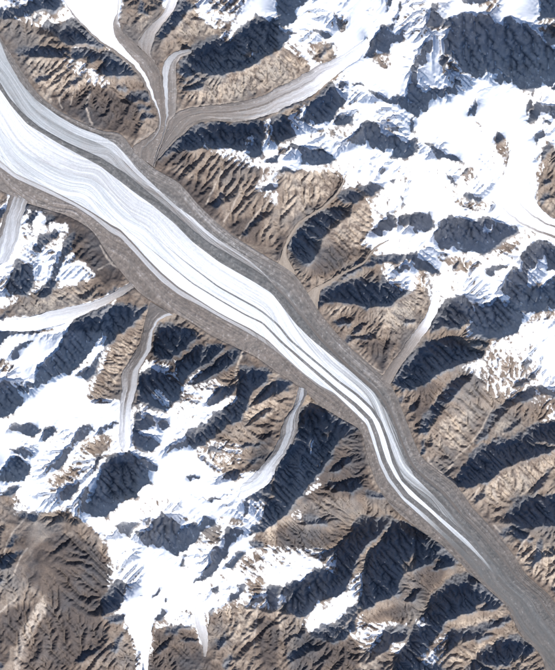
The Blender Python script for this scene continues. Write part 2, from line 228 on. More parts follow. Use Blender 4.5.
# lighter tan scree / warm rock, and darker grey-brown rock
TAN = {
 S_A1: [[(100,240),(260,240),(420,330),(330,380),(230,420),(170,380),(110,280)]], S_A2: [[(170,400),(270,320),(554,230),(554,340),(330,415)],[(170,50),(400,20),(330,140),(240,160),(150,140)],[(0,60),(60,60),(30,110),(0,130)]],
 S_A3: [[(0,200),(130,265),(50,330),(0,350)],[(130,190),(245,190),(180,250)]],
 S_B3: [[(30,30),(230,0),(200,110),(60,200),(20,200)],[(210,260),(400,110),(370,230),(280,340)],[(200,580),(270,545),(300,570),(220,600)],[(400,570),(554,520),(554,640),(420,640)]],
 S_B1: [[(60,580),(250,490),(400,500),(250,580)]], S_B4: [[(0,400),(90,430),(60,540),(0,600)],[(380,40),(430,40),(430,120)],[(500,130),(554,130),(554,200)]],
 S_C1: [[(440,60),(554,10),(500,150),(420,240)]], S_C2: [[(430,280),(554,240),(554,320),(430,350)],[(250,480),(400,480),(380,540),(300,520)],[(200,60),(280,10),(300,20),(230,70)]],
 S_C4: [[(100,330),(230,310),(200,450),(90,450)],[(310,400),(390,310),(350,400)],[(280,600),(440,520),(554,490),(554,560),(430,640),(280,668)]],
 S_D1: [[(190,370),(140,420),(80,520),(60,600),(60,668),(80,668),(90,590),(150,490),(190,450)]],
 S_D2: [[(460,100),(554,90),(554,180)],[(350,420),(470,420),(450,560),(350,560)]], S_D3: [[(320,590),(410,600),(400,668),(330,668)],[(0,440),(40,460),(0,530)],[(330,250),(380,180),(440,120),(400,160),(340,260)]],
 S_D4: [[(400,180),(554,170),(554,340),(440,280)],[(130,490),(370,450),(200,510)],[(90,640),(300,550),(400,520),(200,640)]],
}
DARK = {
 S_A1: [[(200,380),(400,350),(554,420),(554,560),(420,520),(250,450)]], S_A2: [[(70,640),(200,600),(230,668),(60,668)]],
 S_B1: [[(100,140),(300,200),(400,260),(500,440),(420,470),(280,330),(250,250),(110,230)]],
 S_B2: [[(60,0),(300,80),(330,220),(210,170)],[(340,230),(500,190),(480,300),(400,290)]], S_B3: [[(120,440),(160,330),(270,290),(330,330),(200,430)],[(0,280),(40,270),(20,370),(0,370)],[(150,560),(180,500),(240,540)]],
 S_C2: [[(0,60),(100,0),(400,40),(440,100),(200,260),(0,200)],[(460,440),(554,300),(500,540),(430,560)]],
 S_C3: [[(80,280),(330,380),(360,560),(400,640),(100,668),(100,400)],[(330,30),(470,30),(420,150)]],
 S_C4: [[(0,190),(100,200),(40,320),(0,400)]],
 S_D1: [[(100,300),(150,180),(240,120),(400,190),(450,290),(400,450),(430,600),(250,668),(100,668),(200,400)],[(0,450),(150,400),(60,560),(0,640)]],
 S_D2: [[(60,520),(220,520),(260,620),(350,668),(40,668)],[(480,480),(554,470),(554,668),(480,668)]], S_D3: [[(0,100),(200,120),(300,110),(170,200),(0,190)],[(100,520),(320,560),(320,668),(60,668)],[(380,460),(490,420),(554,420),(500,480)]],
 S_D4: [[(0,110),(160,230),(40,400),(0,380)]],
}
# pale stream beds and scree chutes: centre line, half width
CHUTES = [
 ([(224,222),(232,208),(238,196),(246,184)],0.8), ([(206,204),(214,188),(222,172)],0.8), ([(240,238),(250,222),(262,208),(272,198)],0.9),
 ([(62,108),(60,98),(68,86)],0.9), ([(92,124),(86,108),(90,92)],1.2), ([(70,106),(74,92),(80,82)],0.6), ([(47,98),(54,82),(62,74)],0.6),
 ([(134,144),(150,133)],0.8), ([(180,110),(205,105),(240,102)],0.8),
 ([(456,484),(446,476),(432,466),(428,458)],1.4), ([(478,440),(462,452),(448,470)],0.9), ([(492,410),(482,428),(470,446)],0.8),
 ([(497,502),(494,488),(500,478)],1.6), ([(480,500),(484,490)],1.2), ([(472,500),(480,488)],0.9),
 ([(500,368),(497,380),(496,398)],1.2), ([(352,345),(372,366),(383,372)],0.6),
 ([(253,398),(262,392),(274,378),(281,374)],0.8), ([(238,383),(236,370),(243,352)],1.2),
 ([(60,290),(82,300),(88,306)],0.8),([(100,246),(110,262),(118,268)],1.0),([(98,270),(112,262)],0.8),
 ([(516,560),(522,545),(530,536)],1.0),([(500,532),(494,526)],1.0),
 ([(0,612),(14,600),(20,594)],1.0),([(4,552),(12,534),(24,520)],0.8),([(14,575),(20,560),(28,548)],0.8),
 ([(254,645),(256,620),(258,605)],0.9),([(332,640),(350,620),(362,606)],0.8),
]

# --- the trunk glacier: matched points on its two margins
TRUNK_N = [(-55,-60),(-25,-10),(2,40),(15,60),(37,92),(62,112),(97,129),(120,134),(134,150),(154,168),(179,183),(199,205),(221,226),(240,240),(269,258),(295,275),(317,308),(333,329),(350,347),(378,372),(392,387),(403,412),(416,445),(424,459),(437,470),(456,485),(473,508),(491,527),(513,554),(526,574),(548,594),(557,606),(575,628),(600,660),(625,700),(650,735)]
TRUNK_S = [(-150,80),(-110,118),(-60,150),(-25,174),(0,190),(27,203),(50,210),(72,218),(92,231),(105,250),(118,268),(138,291),(160,306),(189,321),(211,335),(237,348),(256,357),(277,372),(298,386),(320,405),(340,418),(360,431),(367,456),(376,482),(388,502),(403,517),(425,533),(445,548),(470,573),(490,591),(508,609),(520,633),(540,655),(550,680),(575,725),(600,760)]
TRUNK_LINES = [
 [(-50,-10),(-20,15),(0,41),(7,59),(20,82),(36,100),(59,116.5),(79,128),(98,134.5),(114,143),(127,156),(136,168),(148.5,180),(161,192),(177,206.5),(192,217),(205,229),(219,240),(236,250),(249,260),(261,270),(277,287),(290,299),(299,309),(322,338),(348,364)],
 [(-70,20),(-35,45),(0,82),(9,97),(23,113),(40,127),(68,142.6),(100,157),(127,174),(152,195),(174,213),(192,229),(210,243),(236,258),(254,268.6),(266.6,277.6),(277.5,290),(290,303),(299,314),(321,341),(347,367)],
 [(-80,25),(-40,52),(0,89.5),(11,105.7),(27,124),(59.5,144),(100,166),(134,192),(152,205),(174,223),(192,241.5),(219,262),(254,282),(272,293.5),(286,311.5),(295,323),(309.5,337.7),(329,354),(349,370),(374,392.4),(386.7,412),(395.7,432),(404,456),(414,476),(432,494),(447,510),(480,545),(520,590)],
 [(120,205),(150,232),(178,256),(196,270),(218,286.5),(236,296.6),(254,306.5),(264,313),(279,326),(289.6,339.5),(304,352),(326,370.5),(338,381),(356,394),(372,409),(381,423),(387,439),(394,463),(403,480),(419.5,496),(437.5,512),(470,540),(510,585)],
 [(100,205),(130,232),(161,257.6),(174,268.5),(192,283),(218,299),(245,314.6),(262.6,323),(271.6,332),(282.4,343),(297,355.7),(318.5,374.5),(338,391),(356,405.5),(370.5,420),(376.6,435.5),(379.5,446),(384,460.5),(392.5,477.5),(406.5,496),(427,512.8),(451.5,535.5),(475,557),(495,580),(510,597)],
 [(-70,125),(-20,148),(0,160),(15,173),(50,189),(75,202),(92,212),(112,225),(120,229),(134,243.5),(147,258),(161,272),(178,286.5),(196,298),(218,312),(231,319),(250,328.4),(268,340),(286,357.5),(304,373.5),(320,385.5),(334.4,393),(356,413.5),(366.5,424),(371,436.5),(376.5,454),(379.4,464),(387.6,480.5),(404,501),(422,517),(445.5,538.5),(462,556),(490,587)],
 [(-80,130),(-25,153),(0,167),(15,178),(50,194),(75,206),(92,217),(110,232),(120,237),(134,252),(147,266.6),(161,281),(180,295.5),(200,305.6),(221.6,318),(240,328),(262,341),(286,359),(304,375),(320,387.5),(334.4,395),(356,415),(366,425),(370.5,437),(376,454.5),(379,465),(387,481),(403.5,501.7),(421.5,517.7),(445,539),(461.5,556.7),(489,588)],
]
# widths (across, grid units) of the two inner dark moraines along the trunk, at fractions of its length
W_D2 = ([0,.33,.37,.45,.55,.65,.8,1.0],[.05,.05,1.1,1.8,2.4,3.4,5.2,6.0])
W_D1 = ([0,.31,.36,.45,.50,.58,.66,.8,1.0],[.05,.05,.9,1.6,2.4,4.0,5.2,6.4,6.4])

# ------------------------------------------------------------------ numeric helpers
f32 = np.float32
def hash2(ix, iy, seed):
    h = (ix.astype(np.int64) * 374761393 + iy.astype(np.int64) * 668265263 + seed * 2147483647 + 12345) & 0xffffffff
    h = ((h ^ (h >> 13)) * 1274126177) & 0xffffffff
    return (h ^ (h >> 16)) & 0xffffffff
def perlin(x, y, seed=0):
    x0 = np.floor(x); y0 = np.floor(y); fx = (x - x0).astype(f32); fy = (y - y0).astype(f32)
    ix = x0.astype(np.int32); iy = y0.astype(np.int32)
    mx, my = int(ix.min()), int(iy.min()); nx = int(ix.max()) - mx + 2; ny = int(iy.max()) - my + 2
    gx, gy = np.meshgrid(np.arange(mx, mx + nx), np.arange(my, my + ny))
    ang = (hash2(gx, gy, seed) / 4294967296.0 * 2 * np.pi); ca = np.cos(ang).astype(f32).ravel(); sa = np.sin(ang).astype(f32).ravel()
    k = (iy - my) * nx + (ix - mx)
    u = fx * fx * fx * (fx * (fx * 6 - 15) + 10); v = fy * fy * fy * (fy * (fy * 6 - 15) + 10)
    def g(kk, dx, dy): return ca[kk] * dx + sa[kk] * dy
    a = g(k, fx, fy); b = g(k + 1, fx - 1, fy); c = g(k + nx, fx, fy - 1); d = g(k + nx + 1, fx - 1, fy - 1)
    return ((a + u * (b - a)) * (1 - v) + (c + u * (d - c)) * v) * 1.5
def fbm(x, y, wl, oct=4, seed=0, gain=.5, ridged=False):
    s = np.zeros(x.shape, f32); a = 1.0; t = 0.0
    for o in range(oct):
        n = perlin(x / wl, y / wl, seed + o * 17)
        if ridged: n = 1 - 2 * np.abs(n)
        s += a * n; t += a; a *= gain; wl /= 2.03
    return s / t
def bilerp(img, x, y):
    h, w = img.shape
    x = np.clip(x, 0, w - 1.001); y = np.clip(y, 0, h - 1.001)
    x0 = x.astype(np.int32); y0 = y.astype(np.int32); fx = (x - x0).astype(f32); fy = (y - y0).astype(f32)
    k = y0 * w + x0; r = img.ravel()
    return (r[k] * (1 - fx) + r[k + 1] * fx) * (1 - fy) + (r[k + w] * (1 - fx) + r[k + w + 1] * fx) * fy
def blur(a, n, it=2):
    for _ in range(it):
        for ax in (0, 1):
            p = [(0, 0), (0, 0)]; p[ax] = (n + 1, n)
            c = np.cumsum(np.pad(a, p, mode='edge'), axis=ax, dtype=np.float64)
            a = ((c[2*n+1:] - c[:-2*n-1]) if ax == 0 else (c[:, 2*n+1:] - c[:, :-2*n-1])) / (2*n+1)
    return a.astype(f32)
def smooth(e0, e1, x):
    t = np.clip((x - e0) / (e1 - e0), 0, 1); return t * t * (3 - 2 * t)
def catmull(P, n):
    P = np.array(P, float); m = len(P)
    t = np.linspace(0, m - 1, n); i = np.clip(t.astype(int), 0, m - 2); f = (t - i)[:, None]
    p0 = P[np.clip(i - 1, 0, m - 1)]; p1 = P[i]; p2 = P[i + 1]; p3 = P[np.clip(i + 2, 0, m - 1)]
    return .5 * ((2 * p1) + (-p0 + p2) * f + (2*p0 - 5*p1 + 4*p2 - p3) * f**2 + (-p0 + 3*p1 - 3*p2 + p3) * f**3)

# raster grids: R = 2 cells per grid unit over the picture, reflected beyond it
MARG = 46
RS = 2
RW, RH = int((W + 2*MARG) * RS), int((H + 2*MARG) * RS)
def fill(polys, ring=True):
    m = np.zeros((RH, RW), bool)
    for p in polys:
        q = (np.array(p) + MARG) * RS
        x0, y0 = np.maximum(np.floor(q.min(0)).astype(int), 0); x1, y1 = np.ceil(q.max(0)).astype(int) + 1
        x1 = min(x1, RW); y1 = min(y1, RH)
        if x1 <= x0 or y1 <= y0: continue
        gx, gy = np.meshgrid(np.arange(x0, x1) + .5, np.arange(y0, y1) + .5)
        ins = np.zeros(gx.shape, bool); j = len(q) - 1
        for i in range(len(q)):
            xi, yi = q[i]; xj, yj = q[j]
            if yi != yj:
                ins ^= ((yi > gy) != (yj > gy)) & (gx < (xj - xi) * (gy - yi) / (yj - yi) + xi)
            j = i
        m[y0:y1, x0:x1] |= ins
    return m
def sheet(d): return [T(k[0], k[1], p) for k, ps in d.items() for p in ps]
def reflect(m):
    a = MARG * RS; core = m[a:RH - a, a:RW - a]
    return np.pad(core, ((a, a), (a, a)), mode='reflect')

steep = reflect((fill(sheet(STEEP)) & ~fill(sheet(LEDGE))).astype(f32))
snow = reflect((fill(sheet(SNOW)) & ~fill(sheet(BARE))).astype(f32))
snow = np.maximum(snow, fill([[(425,272),(452,272),(446,302),(430,302)],[(222,478),(262,470),(262,497),(232,512)],[(114,420),(136,420),(134,462),(116,462)]]).astype(f32))
snow = np.maximum(snow, .5 * reflect((fill(sheet(MIXED)) & ~fill(sheet(BARE))).astype(f32)))
SOFT = {S_D1: [[(60,110),(240,60),(400,150),(460,290),(400,470),(300,620),(0,668),(0,420),(60,300)]], S_B2: [[(150,30),(554,0),(554,330),(330,240),(200,130)]],
 S_B3: [[(0,0),(240,0),(160,140),(40,300),(0,350)],[(120,470),(160,300),(270,200),(400,110),(380,220),(220,420)]], S_C4: [[(100,330),(300,180),(320,280),(200,480),(60,480)],[(300,620),(440,520),(554,490),(554,600),(430,640)]],
 S_C3: [[(290,60),(470,30),(420,150),(380,130)]]}
soft = blur(reflect(fill(sheet(SOFT)).astype(f32)), 7, 2)
basin = blur(reflect(fill(sheet(BASIN)).astype(f32)), 12, 2)
tan_ = reflect(fill(sheet(TAN)).astype(f32)); dark_ = reflect(fill(sheet(DARK)).astype(f32))
chute = np.zeros((RH, RW), f32)
yy, xx = np.mgrid[0:RH, 0:RW].astype(f32); GX = xx / RS - MARG; GY = yy / RS - MARG
for pts, hw in CHUTES:
    c = catmull(pts, 40)
    x0, y0 = ((c.min(0) - 4 + MARG) * RS).astype(int); x1, y1 = ((c.max(0) + 4 + MARG) * RS).astype(int)
    x0 = max(x0, 0); y0 = max(y0, 0)
    d = np.full(GX[y0:y1, x0:x1].shape, 99., f32)
    for a in c: d = np.minimum(d, np.hypot(GX[y0:y1, x0:x1] - a[0], GY[y0:y1, x0:x1] - a[1]))
    chute[y0:y1, x0:x1] = np.maximum(chute[y0:y1, x0:x1], 1 - smooth(hw * .5, hw * 1.3, d))

# ------------------------------------------------------------------ glaciers: margins, height, bands
def ragged(p, amp):
    x, y = p[:, 0], p[:, 1]
    return p + np.stack([fbm(x, y, 9, 3, 701, .6), fbm(x, y, 9, 3, 702, .6)], 1) * amp
class Glacier:
    def __init__(s, N, S, z0, z1, lines=None, n=None, bulge=35.0, zpow=1.0, rag=1.5):
        a = np.array(N, float); b = np.array(S, float); mid = (a + b) / 2
        ln = np.hypot(*np.diff(mid, axis=0).T).sum(); n = n or int(ln / .8) + 2
        s.N = ragged(catmull(N, n), rag); s.S = ragged(catmull(S, n), rag); s.n = n
        s.mid = (s.N + s.S) / 2
        s.len = np.concatenate([[0], np.cumsum(np.hypot(*np.diff(s.mid, axis=0).T))])
        s.u = s.len / s.len[-1]; s.z = z0 + (z1 - z0) * s.u ** zpow; s.bulge = bulge
        s.width = np.hypot(*(s.S - s.N).T)
    def frac(s, line):
        """where a survey line crosses each cross-section, as a fraction from the north margin"""
        L = np.array(line, float); out = np.full(s.n, np.nan)
        A = L[:-1]; D = L[1:] - A
        for i in range(s.n):
            p = s.N[i]; r = s.S[i] - p
            den = r[0] * D[:, 1] - r[1] * D[:, 0]; den = np.where(np.abs(den) < 1e-9, 1e-9, den)
            q = A - p
            t = (q[:, 0] * D[:, 1] - q[:, 1] * D[:, 0]) / den
            w = (q[:, 0] * r[1] - q[:, 1] * r[0]) / den
            ok = (w >= 0) & (w <= 1) & (t > -.2) & (t < 1.2)
            if ok.any(): out[i] = t[ok][0]
        k = ~np.isnan(out); out = np.interp(np.arange(s.n), np.where(k)[0], out[k])
        pad = np.pad(out, 4, mode='edge'); return np.convolve(pad, np.ones(9) / 9, 'valid')
    def point(s, t):                       # t: (n, m) fractions -> x, y
        return s.N[:, :1] + (s.S - s.N)[:, :1] * t, s.N[:, 1:] + (s.S - s.N)[:, 1:] * t
    def height(s, t):
        return s.z[:, None] + s.bulge * (1 - (2 * np.clip(t, 0, 1) - 1) ** 2)

trunk = Glacier(TRUNK_N, TRUNK_S, 4560, 3780, n=1150, bulge=45, rag=.25)
tf = [trunk.frac(l) for l in TRUNK_LINES]
w2 = np.interp(trunk.u, *W_D2) / trunk.width; w1 = np.interp(trunk.u, *W_D1) / trunk.width
B = [np.zeros(trunk.n), tf[0], tf[1], tf[2], tf[3] - w2/2, tf[3] + w2/2, tf[4] - w1/2, tf[4] + w1/2, tf[5], tf[6], np.ones(trunk.n)]
for k in range(1, 10): B[k] = np.maximum(B[k], B[k-1] + .004)
for k in range(9, 0, -1): B[k] = np.minimum(B[k], B[k+1] - .004)

def tz(x, y):                              # trunk surface level beside a junction
    return float(trunk.z[np.argmin((trunk.mid[:, 0] - x) ** 2 + (trunk.mid[:, 1] - y) ** 2)])
def trib(N, S, slope, bulge=18.0, zpow=1.0, base=None):
    g = Glacier(N, S, 0, 1, bulge=bulge)
    z1 = base if base is not None else tz(*g.mid[-1]); g.z = z1 + (g.len[-1] - g.len) * PX * slope
    return g
# north margin first, both running down-glacier
G_north = trib([(130,-40),(122,-15),(118,12),(121,30),(138,46),(152,60),(160,75),(163.5,95),(165,112),(164.5,125),(161,140),(156,153),(153,166)],
               [(40,-45),(52,-20),(72,14),(98,41),(115,53),(129,65),(141,80),(150,98),(157,112),(158.5,124),(152,134),(135,145),(133,152)], .075)
G_stub = trib([(186,-30),(176,5),(158,31),(152.5,44),(151,56),(156,64),(161,76)],[(174,-32),(166,8),(150,26),(141,37),(139,46),(152,60),(160,75)], .12, base=None)
G_bend = trib([(192,52),(188,54),(181,57.5),(176.5,66),(176,80),(176.5,97),(175,113),(168,123),(163,140),(158,153),(155,167)],[(191,50),(186,49),(175,52),(166,59),(161.5,72),(163.5,95),(165,112),(164.5,125),(161,140),(156,153),(153,166)], .09)
G_arm = trib([(366,38),(352,48),(338,57),(315,67),(306,73),(290,82),(278,87),(261,96),(234,103),(207,105.5),(189,108),(176,113),(168,123),(163,140),(158,153)],
             [(368,42),(360,58),(346,68),(328,82),(313,95),(293,104),(278,111),(265,116),(248,120),(230,122),(216,121),(198,123),(181,136),(160,157),(153,167)], .07)
G_east = trib([(512,150),(519,160),(528,178),(531,190),(541,209),(560,221),(610,234)],[(509,152),(507,164),(498,190),(497,204),(517,223),(548,239),(610,262)], .06, base=4900)
G_apron = trib([(8,262),(17,240),(21,222),(25,208),(28,201)],[(-22,270),(-4,240),(4,215),(9,198),(13,191)], .11)
G_debris = trib([(127,452),(131,440),(131,410),(136,390),(140,367.5),(150,351),(153,331),(160,320),(173,315)],[(123,452),(119,440),(120,410),(121.6,390),(123,371),(132,357),(141,339),(145,320),(150,302)], .12)
G_tongue = trib([(240,500),(253,494),(271,481),(277,465),(289,450),(297,429),(299,412),(306,396),(306,389)],[(238,497),(242,485),(250,478),(262,466),(273,452),(279,439),(284,421),(293,407),(299,387)], .13)
G_valley = trib([(441,292),(439,302),(436,314),(426,332),(413,350),(399,369),(390,385)],[(437,291),(431,300),(428,312),(417,328),(404,346),(391,364),(381,378)], .12)
G_band = trib([(-40,322),(0,321),(30,317),(50,311),(90,302),(110,294),(131,282)],[(-40,330),(0,331),(30,331),(60,325),(82,315),(105,305),(134,288)], .10)
G_ravine = trib([(347,175),(338.5,193.5),(323.5,208.5),(300.8,223.6),(289.5,240.5),(286.5,254),(296,275)],[(346,174.5),(336.8,191.8),(321.8,206.8),(299,221.6),(286.6,239.4),(282,252),(278,264)], .2, bulge=3)
G_gulch = trib([(389,240.5),(375.6,248.6),(363.8,263.6),(341,275.8),(325,286.5),(320,294),(318,309)],[(388.3,239.6),(374.4,247.2),(362.3,262.2),(339.6,274.2),(322,284),(313,288.5),(307.5,293.5)], .2, bulge=3)
G_fall = trib([(144,596),(151,620),(151,640),(148,660),(147,700)],[(140,596),(134,622),(138,640),(143,657),(145,700)], .25, base=4300)
G_drip = trib([(202,594),(203,610),(207,630),(208,645),(206,657)],[(198,594),(195,610),(197,628),(202,645),(204,657)], .3, base=4400)
for g in (G_bend, G_arm, G_stub):              # these lie level with the north tributary where they run beside it
    d = np.hypot(g.mid[:, :1] - G_north.mid[None, :, 0], g.mid[:, 1:] - G_north.mid[None, :, 1]); j = d.argmin(1); dm = d.min(1)
    tied = dm < 17; first = np.where(~tied)[0].max() + 1
    zn = G_north.z[j]; slope = (g.z[0] - g.z[-1]) / g.len[-1]
    z = np.where(np.arange(g.n) >= first, zn, zn[first] + (g.len[first] - g.len) * slope)
    g.z = np.convolve(np.pad(z, 6, mode='edge'), np.ones(13) / 13, 'valid')
GLS = [G_ravine, G_gulch, G_stub, G_bend, G_arm, G_north, G_east, G_apron, G_debris, G_tongue, G_valley, G_band, G_fall, G_drip, trunk]

gmask = np.zeros((RH, RW), bool); gz = np.zeros((RH, RW), f32); gid = np.full((RH, RW), -1, np.int16)
for k, g in enumerate(GLS):
    m = int(g.width.max() * RS * 2.2) + 4; rep = int(np.ceil(g.len[-1] * RS * 2.2 / g.n))
    ii = np.linspace(0, g.n - 1, g.n * max(rep, 1))
    N_ = np.stack([np.interp(ii, np.arange(g.n), g.N[:, c]) for c in (0, 1)], 1); S_ = np.stack([np.interp(ii, np.arange(g.n), g.S[:, c]) for c in (0, 1)], 1)
    z_ = np.interp(ii, np.arange(g.n), g.z); t = np.linspace(0, 1, m)[None, :]
    X = N_[:, :1] + (S_ - N_)[:, :1] * t; Y = N_[:, 1:] + (S_ - N_)[:, 1:] * t
    cx = np.round((X + MARG) * RS).astype(int); cy = np.round((Y + MARG) * RS).astype(int)
    ok = (cx >= 0) & (cx < RW) & (cy >= 0) & (cy < RH)
    Z = np.broadcast_to(z_[:, None], X.shape)
    gmask[cy[ok], cx[ok]] = True; gz[cy[ok], cx[ok]] = Z[ok]; gid[cy[ok], cx[ok]] = k

# ------------------------------------------------------------------ large relief: solve for the ground that falls away on every steep wall
az = math.radians(SUN_AZ)
DX, DY = -math.sin(az), math.cos(az)        # direction shadows run, in grid axes (x right, y down)
TE = math.tan(math.radians(SUN_EL))
wob = 1.6
wx = fbm(GX, GY, 14, 4, 3) * wob * 2 + fbm(GX, GY, 5.5, 3, 5, .6) * 2.0; wy = fbm(GX, GY, 14, 4, 71) * wob * 2 + fbm(GX, GY, 5.5, 3, 73, .6) * 3.0
cc = GX * -DY + GY * DX; aa = GX * DX + GY * DY         # across and along the fall of the walls
tooth = (1 - 2 * np.abs(perlin(cc / 11, aa / 60, 611))) * 3.0 + (1 - 2 * np.abs(perlin(cc / 5, aa / 26, 612))) * 1.7 + (1 - 2 * np.abs(perlin(cc / 2.4, aa / 10, 613))) * .7 - 2.0
wx = wx * .8 - DX * tooth; wy = wy * .8 - DY * tooth     # jagged like a crest seen against the sky
def warp(img): return bilerp(img, xx + wx * RS, yy + wy * RS)
steepw = (warp(steep) > .5).astype(f32)
steepw[gmask] = 0; steepw[chute > .35] = 0
snoww = bilerp(snow, xx + fbm(GX, GY, 12, 4, 15) * 6, yy + fbm(GX, GY, 12, 4, 16) * 6)
def down(a): return a[:a.shape[0]//2*2, :a.shape[1]//2*2].reshape(a.shape[0]//2, 2, a.shape[1]//2, 2).mean((1, 3))
def solve(gx, gy, wx_, wy_, wa, ha, h, iters):
    """minimise wx (dh/dx - gx)^2 + wy (dh/dy - gy)^2 + wa (h - ha)^2 by conjugate gradients"""
    def A(h):
        ex = wx_[:, :-1] * (h[:, 1:] - h[:, :-1]); ey = wy_[:-1] * (h[1:] - h[:-1]); o = wa * h
        o[:, 1:] += ex; o[:, :-1] -= ex; o[1:] += ey; o[:-1] -= ey; return o
    b = wa * ha; ex = wx_[:, :-1] * gx[:, :-1]; ey = wy_[:-1] * gy[:-1]
    b = b.copy(); b[:, 1:] += ex; b[:, :-1] -= ex; b[1:] += ey; b[:-1] -= ey
    dg = wa.copy(); dg[:, 1:] += wx_[:, :-1]; dg[:, :-1] += wx_[:, :-1]; dg[1:] += wy_[:-1]; dg[:-1] += wy_[:-1]
    r = b - A(h); z = r / dg; p = z.copy(); rz = float((r * z).sum())
    for _ in range(iters):
        q = A(p); a = rz / max(float((p * q).sum()), 1e-20); h = h + a * p; r = r - a * q
        z = r / dg; n = float((r * z).sum()); p = z + (n / max(rz, 1e-20)) * p; rz = n
    return h
def march(h, cell, steps):
    """cells whose sun is blocked: heights in metres, cell in metres"""
    H_, W_ = h.shape; yy_, xx_ = np.mgrid[0:H_, 0:W_].astype(f32); blk = np.zeros(h.shape, bool); mx = np.full(h.shape, -1e9, f32)
    for k in range(1, steps):
        v = bilerp(h, xx_ - DX * k, yy_ - DY * k) - k * cell * TE
        mx = np.maximum(mx, v)
    return mx - h
def relief(level, h, rounds, iters):
    sc = 2 ** level; st, sn, gm, g_z = steepw, snoww, gmask.astype(f32), gz * gmask
    for _ in range(level): st, sn, gm, g_z = down(st), down(sn), down(gm), down(g_z)
    cell = PX / RS * sc
    ha = np.where(gm > .3, g_z / np.maximum(gm, .01), 5300).astype(np.float64)
    wa = np.where(gm > .3, 2.0, 2e-6 * sc * sc)
    lit = .26 + .20 * (1 - np.clip(sn, 0, 1))                       # sunny sides climb towards the crest, snow basins more gently
    gd = np.where(st > .5, -TE * 1.22, lit)
    extra = np.zeros_like(gd); wmul = np.ones_like(gd)
    for r in range(rounds):
        g = gd + extra
        w = np.where(st > .5, 1.0, .22) * wmul
        gx = (g * DX * cell).astype(np.float64); gy = (g * DY * cell).astype(np.float64)
        h = solve(gx, gy, w * .9, w, wa, ha, h, iters)
        if r < rounds - 1:
            s = march(h.astype(f32), cell, int(70 * RS / sc))
            bad_lit = (st < .5) & (s > 0) & (gm < .3); bad_sh = (st >= .5) & (s < 0)
            extra = np.where(bad_lit, np.minimum(extra + .18, .8), extra * .97); extra = np.where(bad_sh, np.maximum(extra - .15, -.7), extra)
            wmul = np.where(bad_lit | bad_sh, np.minimum(wmul * 1.35, 4.0), wmul)
            print('relief', level, r, 'wrongly shaded %.3f  wrongly lit %.3f' % (bad_lit.mean(), bad_sh.mean()), 'z', h.min(), h.max())
    return h
def up(h, shape):
    Y, X = np.mgrid[0:shape[0], 0:shape[1]].astype(f32)
    return bilerp(h.astype(f32), (X - .5) / 2, (Y - .5) / 2).astype(np.float64)
s3 = down(down(down(steepw))).shape
h = relief(3, np.full(s3, 5000.0), 8, 220)
h = relief(2, up(h, down(down(steepw)).shape), 6, 120)
h = relief(1, up(h, down(steepw).shape), 7, 60)
hbase = up(h, (RH, RW)).astype(f32)

# ------------------------------------------------------------------ ground mesh
STEP = 0.66
NX = int((W + 2*MARG - 4) / STEP); NY = int((H + 2*MARG - 4) / STEP)
gx1 = (np.arange(NX) * STEP - MARG + 2).astype(f32); gy1 = (np.arange(NY) * STEP - MARG + 2).astype(f32)
VX, VY = np.meshgrid(gx1, gy1)
def samp(a): return bilerp(a, (VX + MARG) * RS, (VY + MARG) * RS)
vh = samp(hbase)
near = samp(blur(gmask.astype(f32), 3, 2)); vg = samp(gmask.astype(f32))
vsnow = samp(blur(snoww, 2, 1)); vsteep = samp(blur(steepw, 1, 1))
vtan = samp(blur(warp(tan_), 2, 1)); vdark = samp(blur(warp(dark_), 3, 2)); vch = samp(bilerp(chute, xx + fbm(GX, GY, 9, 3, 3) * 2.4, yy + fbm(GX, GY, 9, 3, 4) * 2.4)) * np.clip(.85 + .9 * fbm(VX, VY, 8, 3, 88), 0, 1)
# gullies and ribs that follow the slope, octave by octave
cellm = STEP * PX
def gradient(h): 
    gy_, gx_ = np.gradient(h, cellm); return gx_.astype(f32), gy_.astype(f32)
def gully(x, y, dx, dy, seed):
    ix = np.floor(x); iy = np.floor(y); fx = x - ix; fy = y - iy
    acc = np.zeros(x.shape, f32); wt = np.zeros(x.shape, f32)
    i0 = ix.astype(np.int32); j0 = iy.astype(np.int32)
    mx, my = int(i0.min()) - 3, int(j0.min()) - 3; nx = int(i0.max()) - mx + 5; ny = int(j0.max()) - my + 5
    a, b = np.meshgrid(np.arange(mx, mx + nx), np.arange(my, my + ny))
    hx = (hash2(a, b, seed) / 4294967296.0).astype(f32).ravel(); hy = (hash2(a, b, seed + 991) / 4294967296.0).astype(f32).ravel()
    k0 = (j0 - my) * nx + (i0 - mx)
    for i in range(-1, 3):
        for j in range(-1, 3):
            k = k0 - j * nx - i
            px = fx + i - hx[k] * .7 - .15; py = fy + j - hy[k] * .7 - .15
            w = np.exp(-2.2 * (px * px + py * py)); wt += w
            acc += np.cos((px * dx + py * dy) * 6.2832) * w
    return acc / wt
vbas = samp(basin) * smooth(.4, .9, samp(blur(snoww, 4, 1)))
rough = (1 - smooth(.05, .75, near)) * (.13 + .87 * (1 - vbas * (1 - vsteep))) * (1 - .45 * smooth(.5, .9, samp(blur(snoww, 4, 2))) * (1 - vsteep)) * (1 - .42 * samp(soft)) * (1 - vsteep * (.15 + .45 * smooth(.3, .8, samp(blur(snow, 14, 2))))) * (.75 + .8 * np.clip(.5 + fbm(VX, VY, 60, 2, 333), 0, 1))
vh = vh + 420 * np.exp(-((VX - 58) ** 2 + (VY - 578) ** 2) / (2 * 30.0 ** 2)) + fbm(VX, VY, 44, 3, 8, .5, True) * 110 * rough + fbm(VX, VY, 20, 5, 9, .56, True) * (48 + 80 * vsteep) * rough + fbm(VX, VY, 7, 3, 23, .6) * 9 * rough
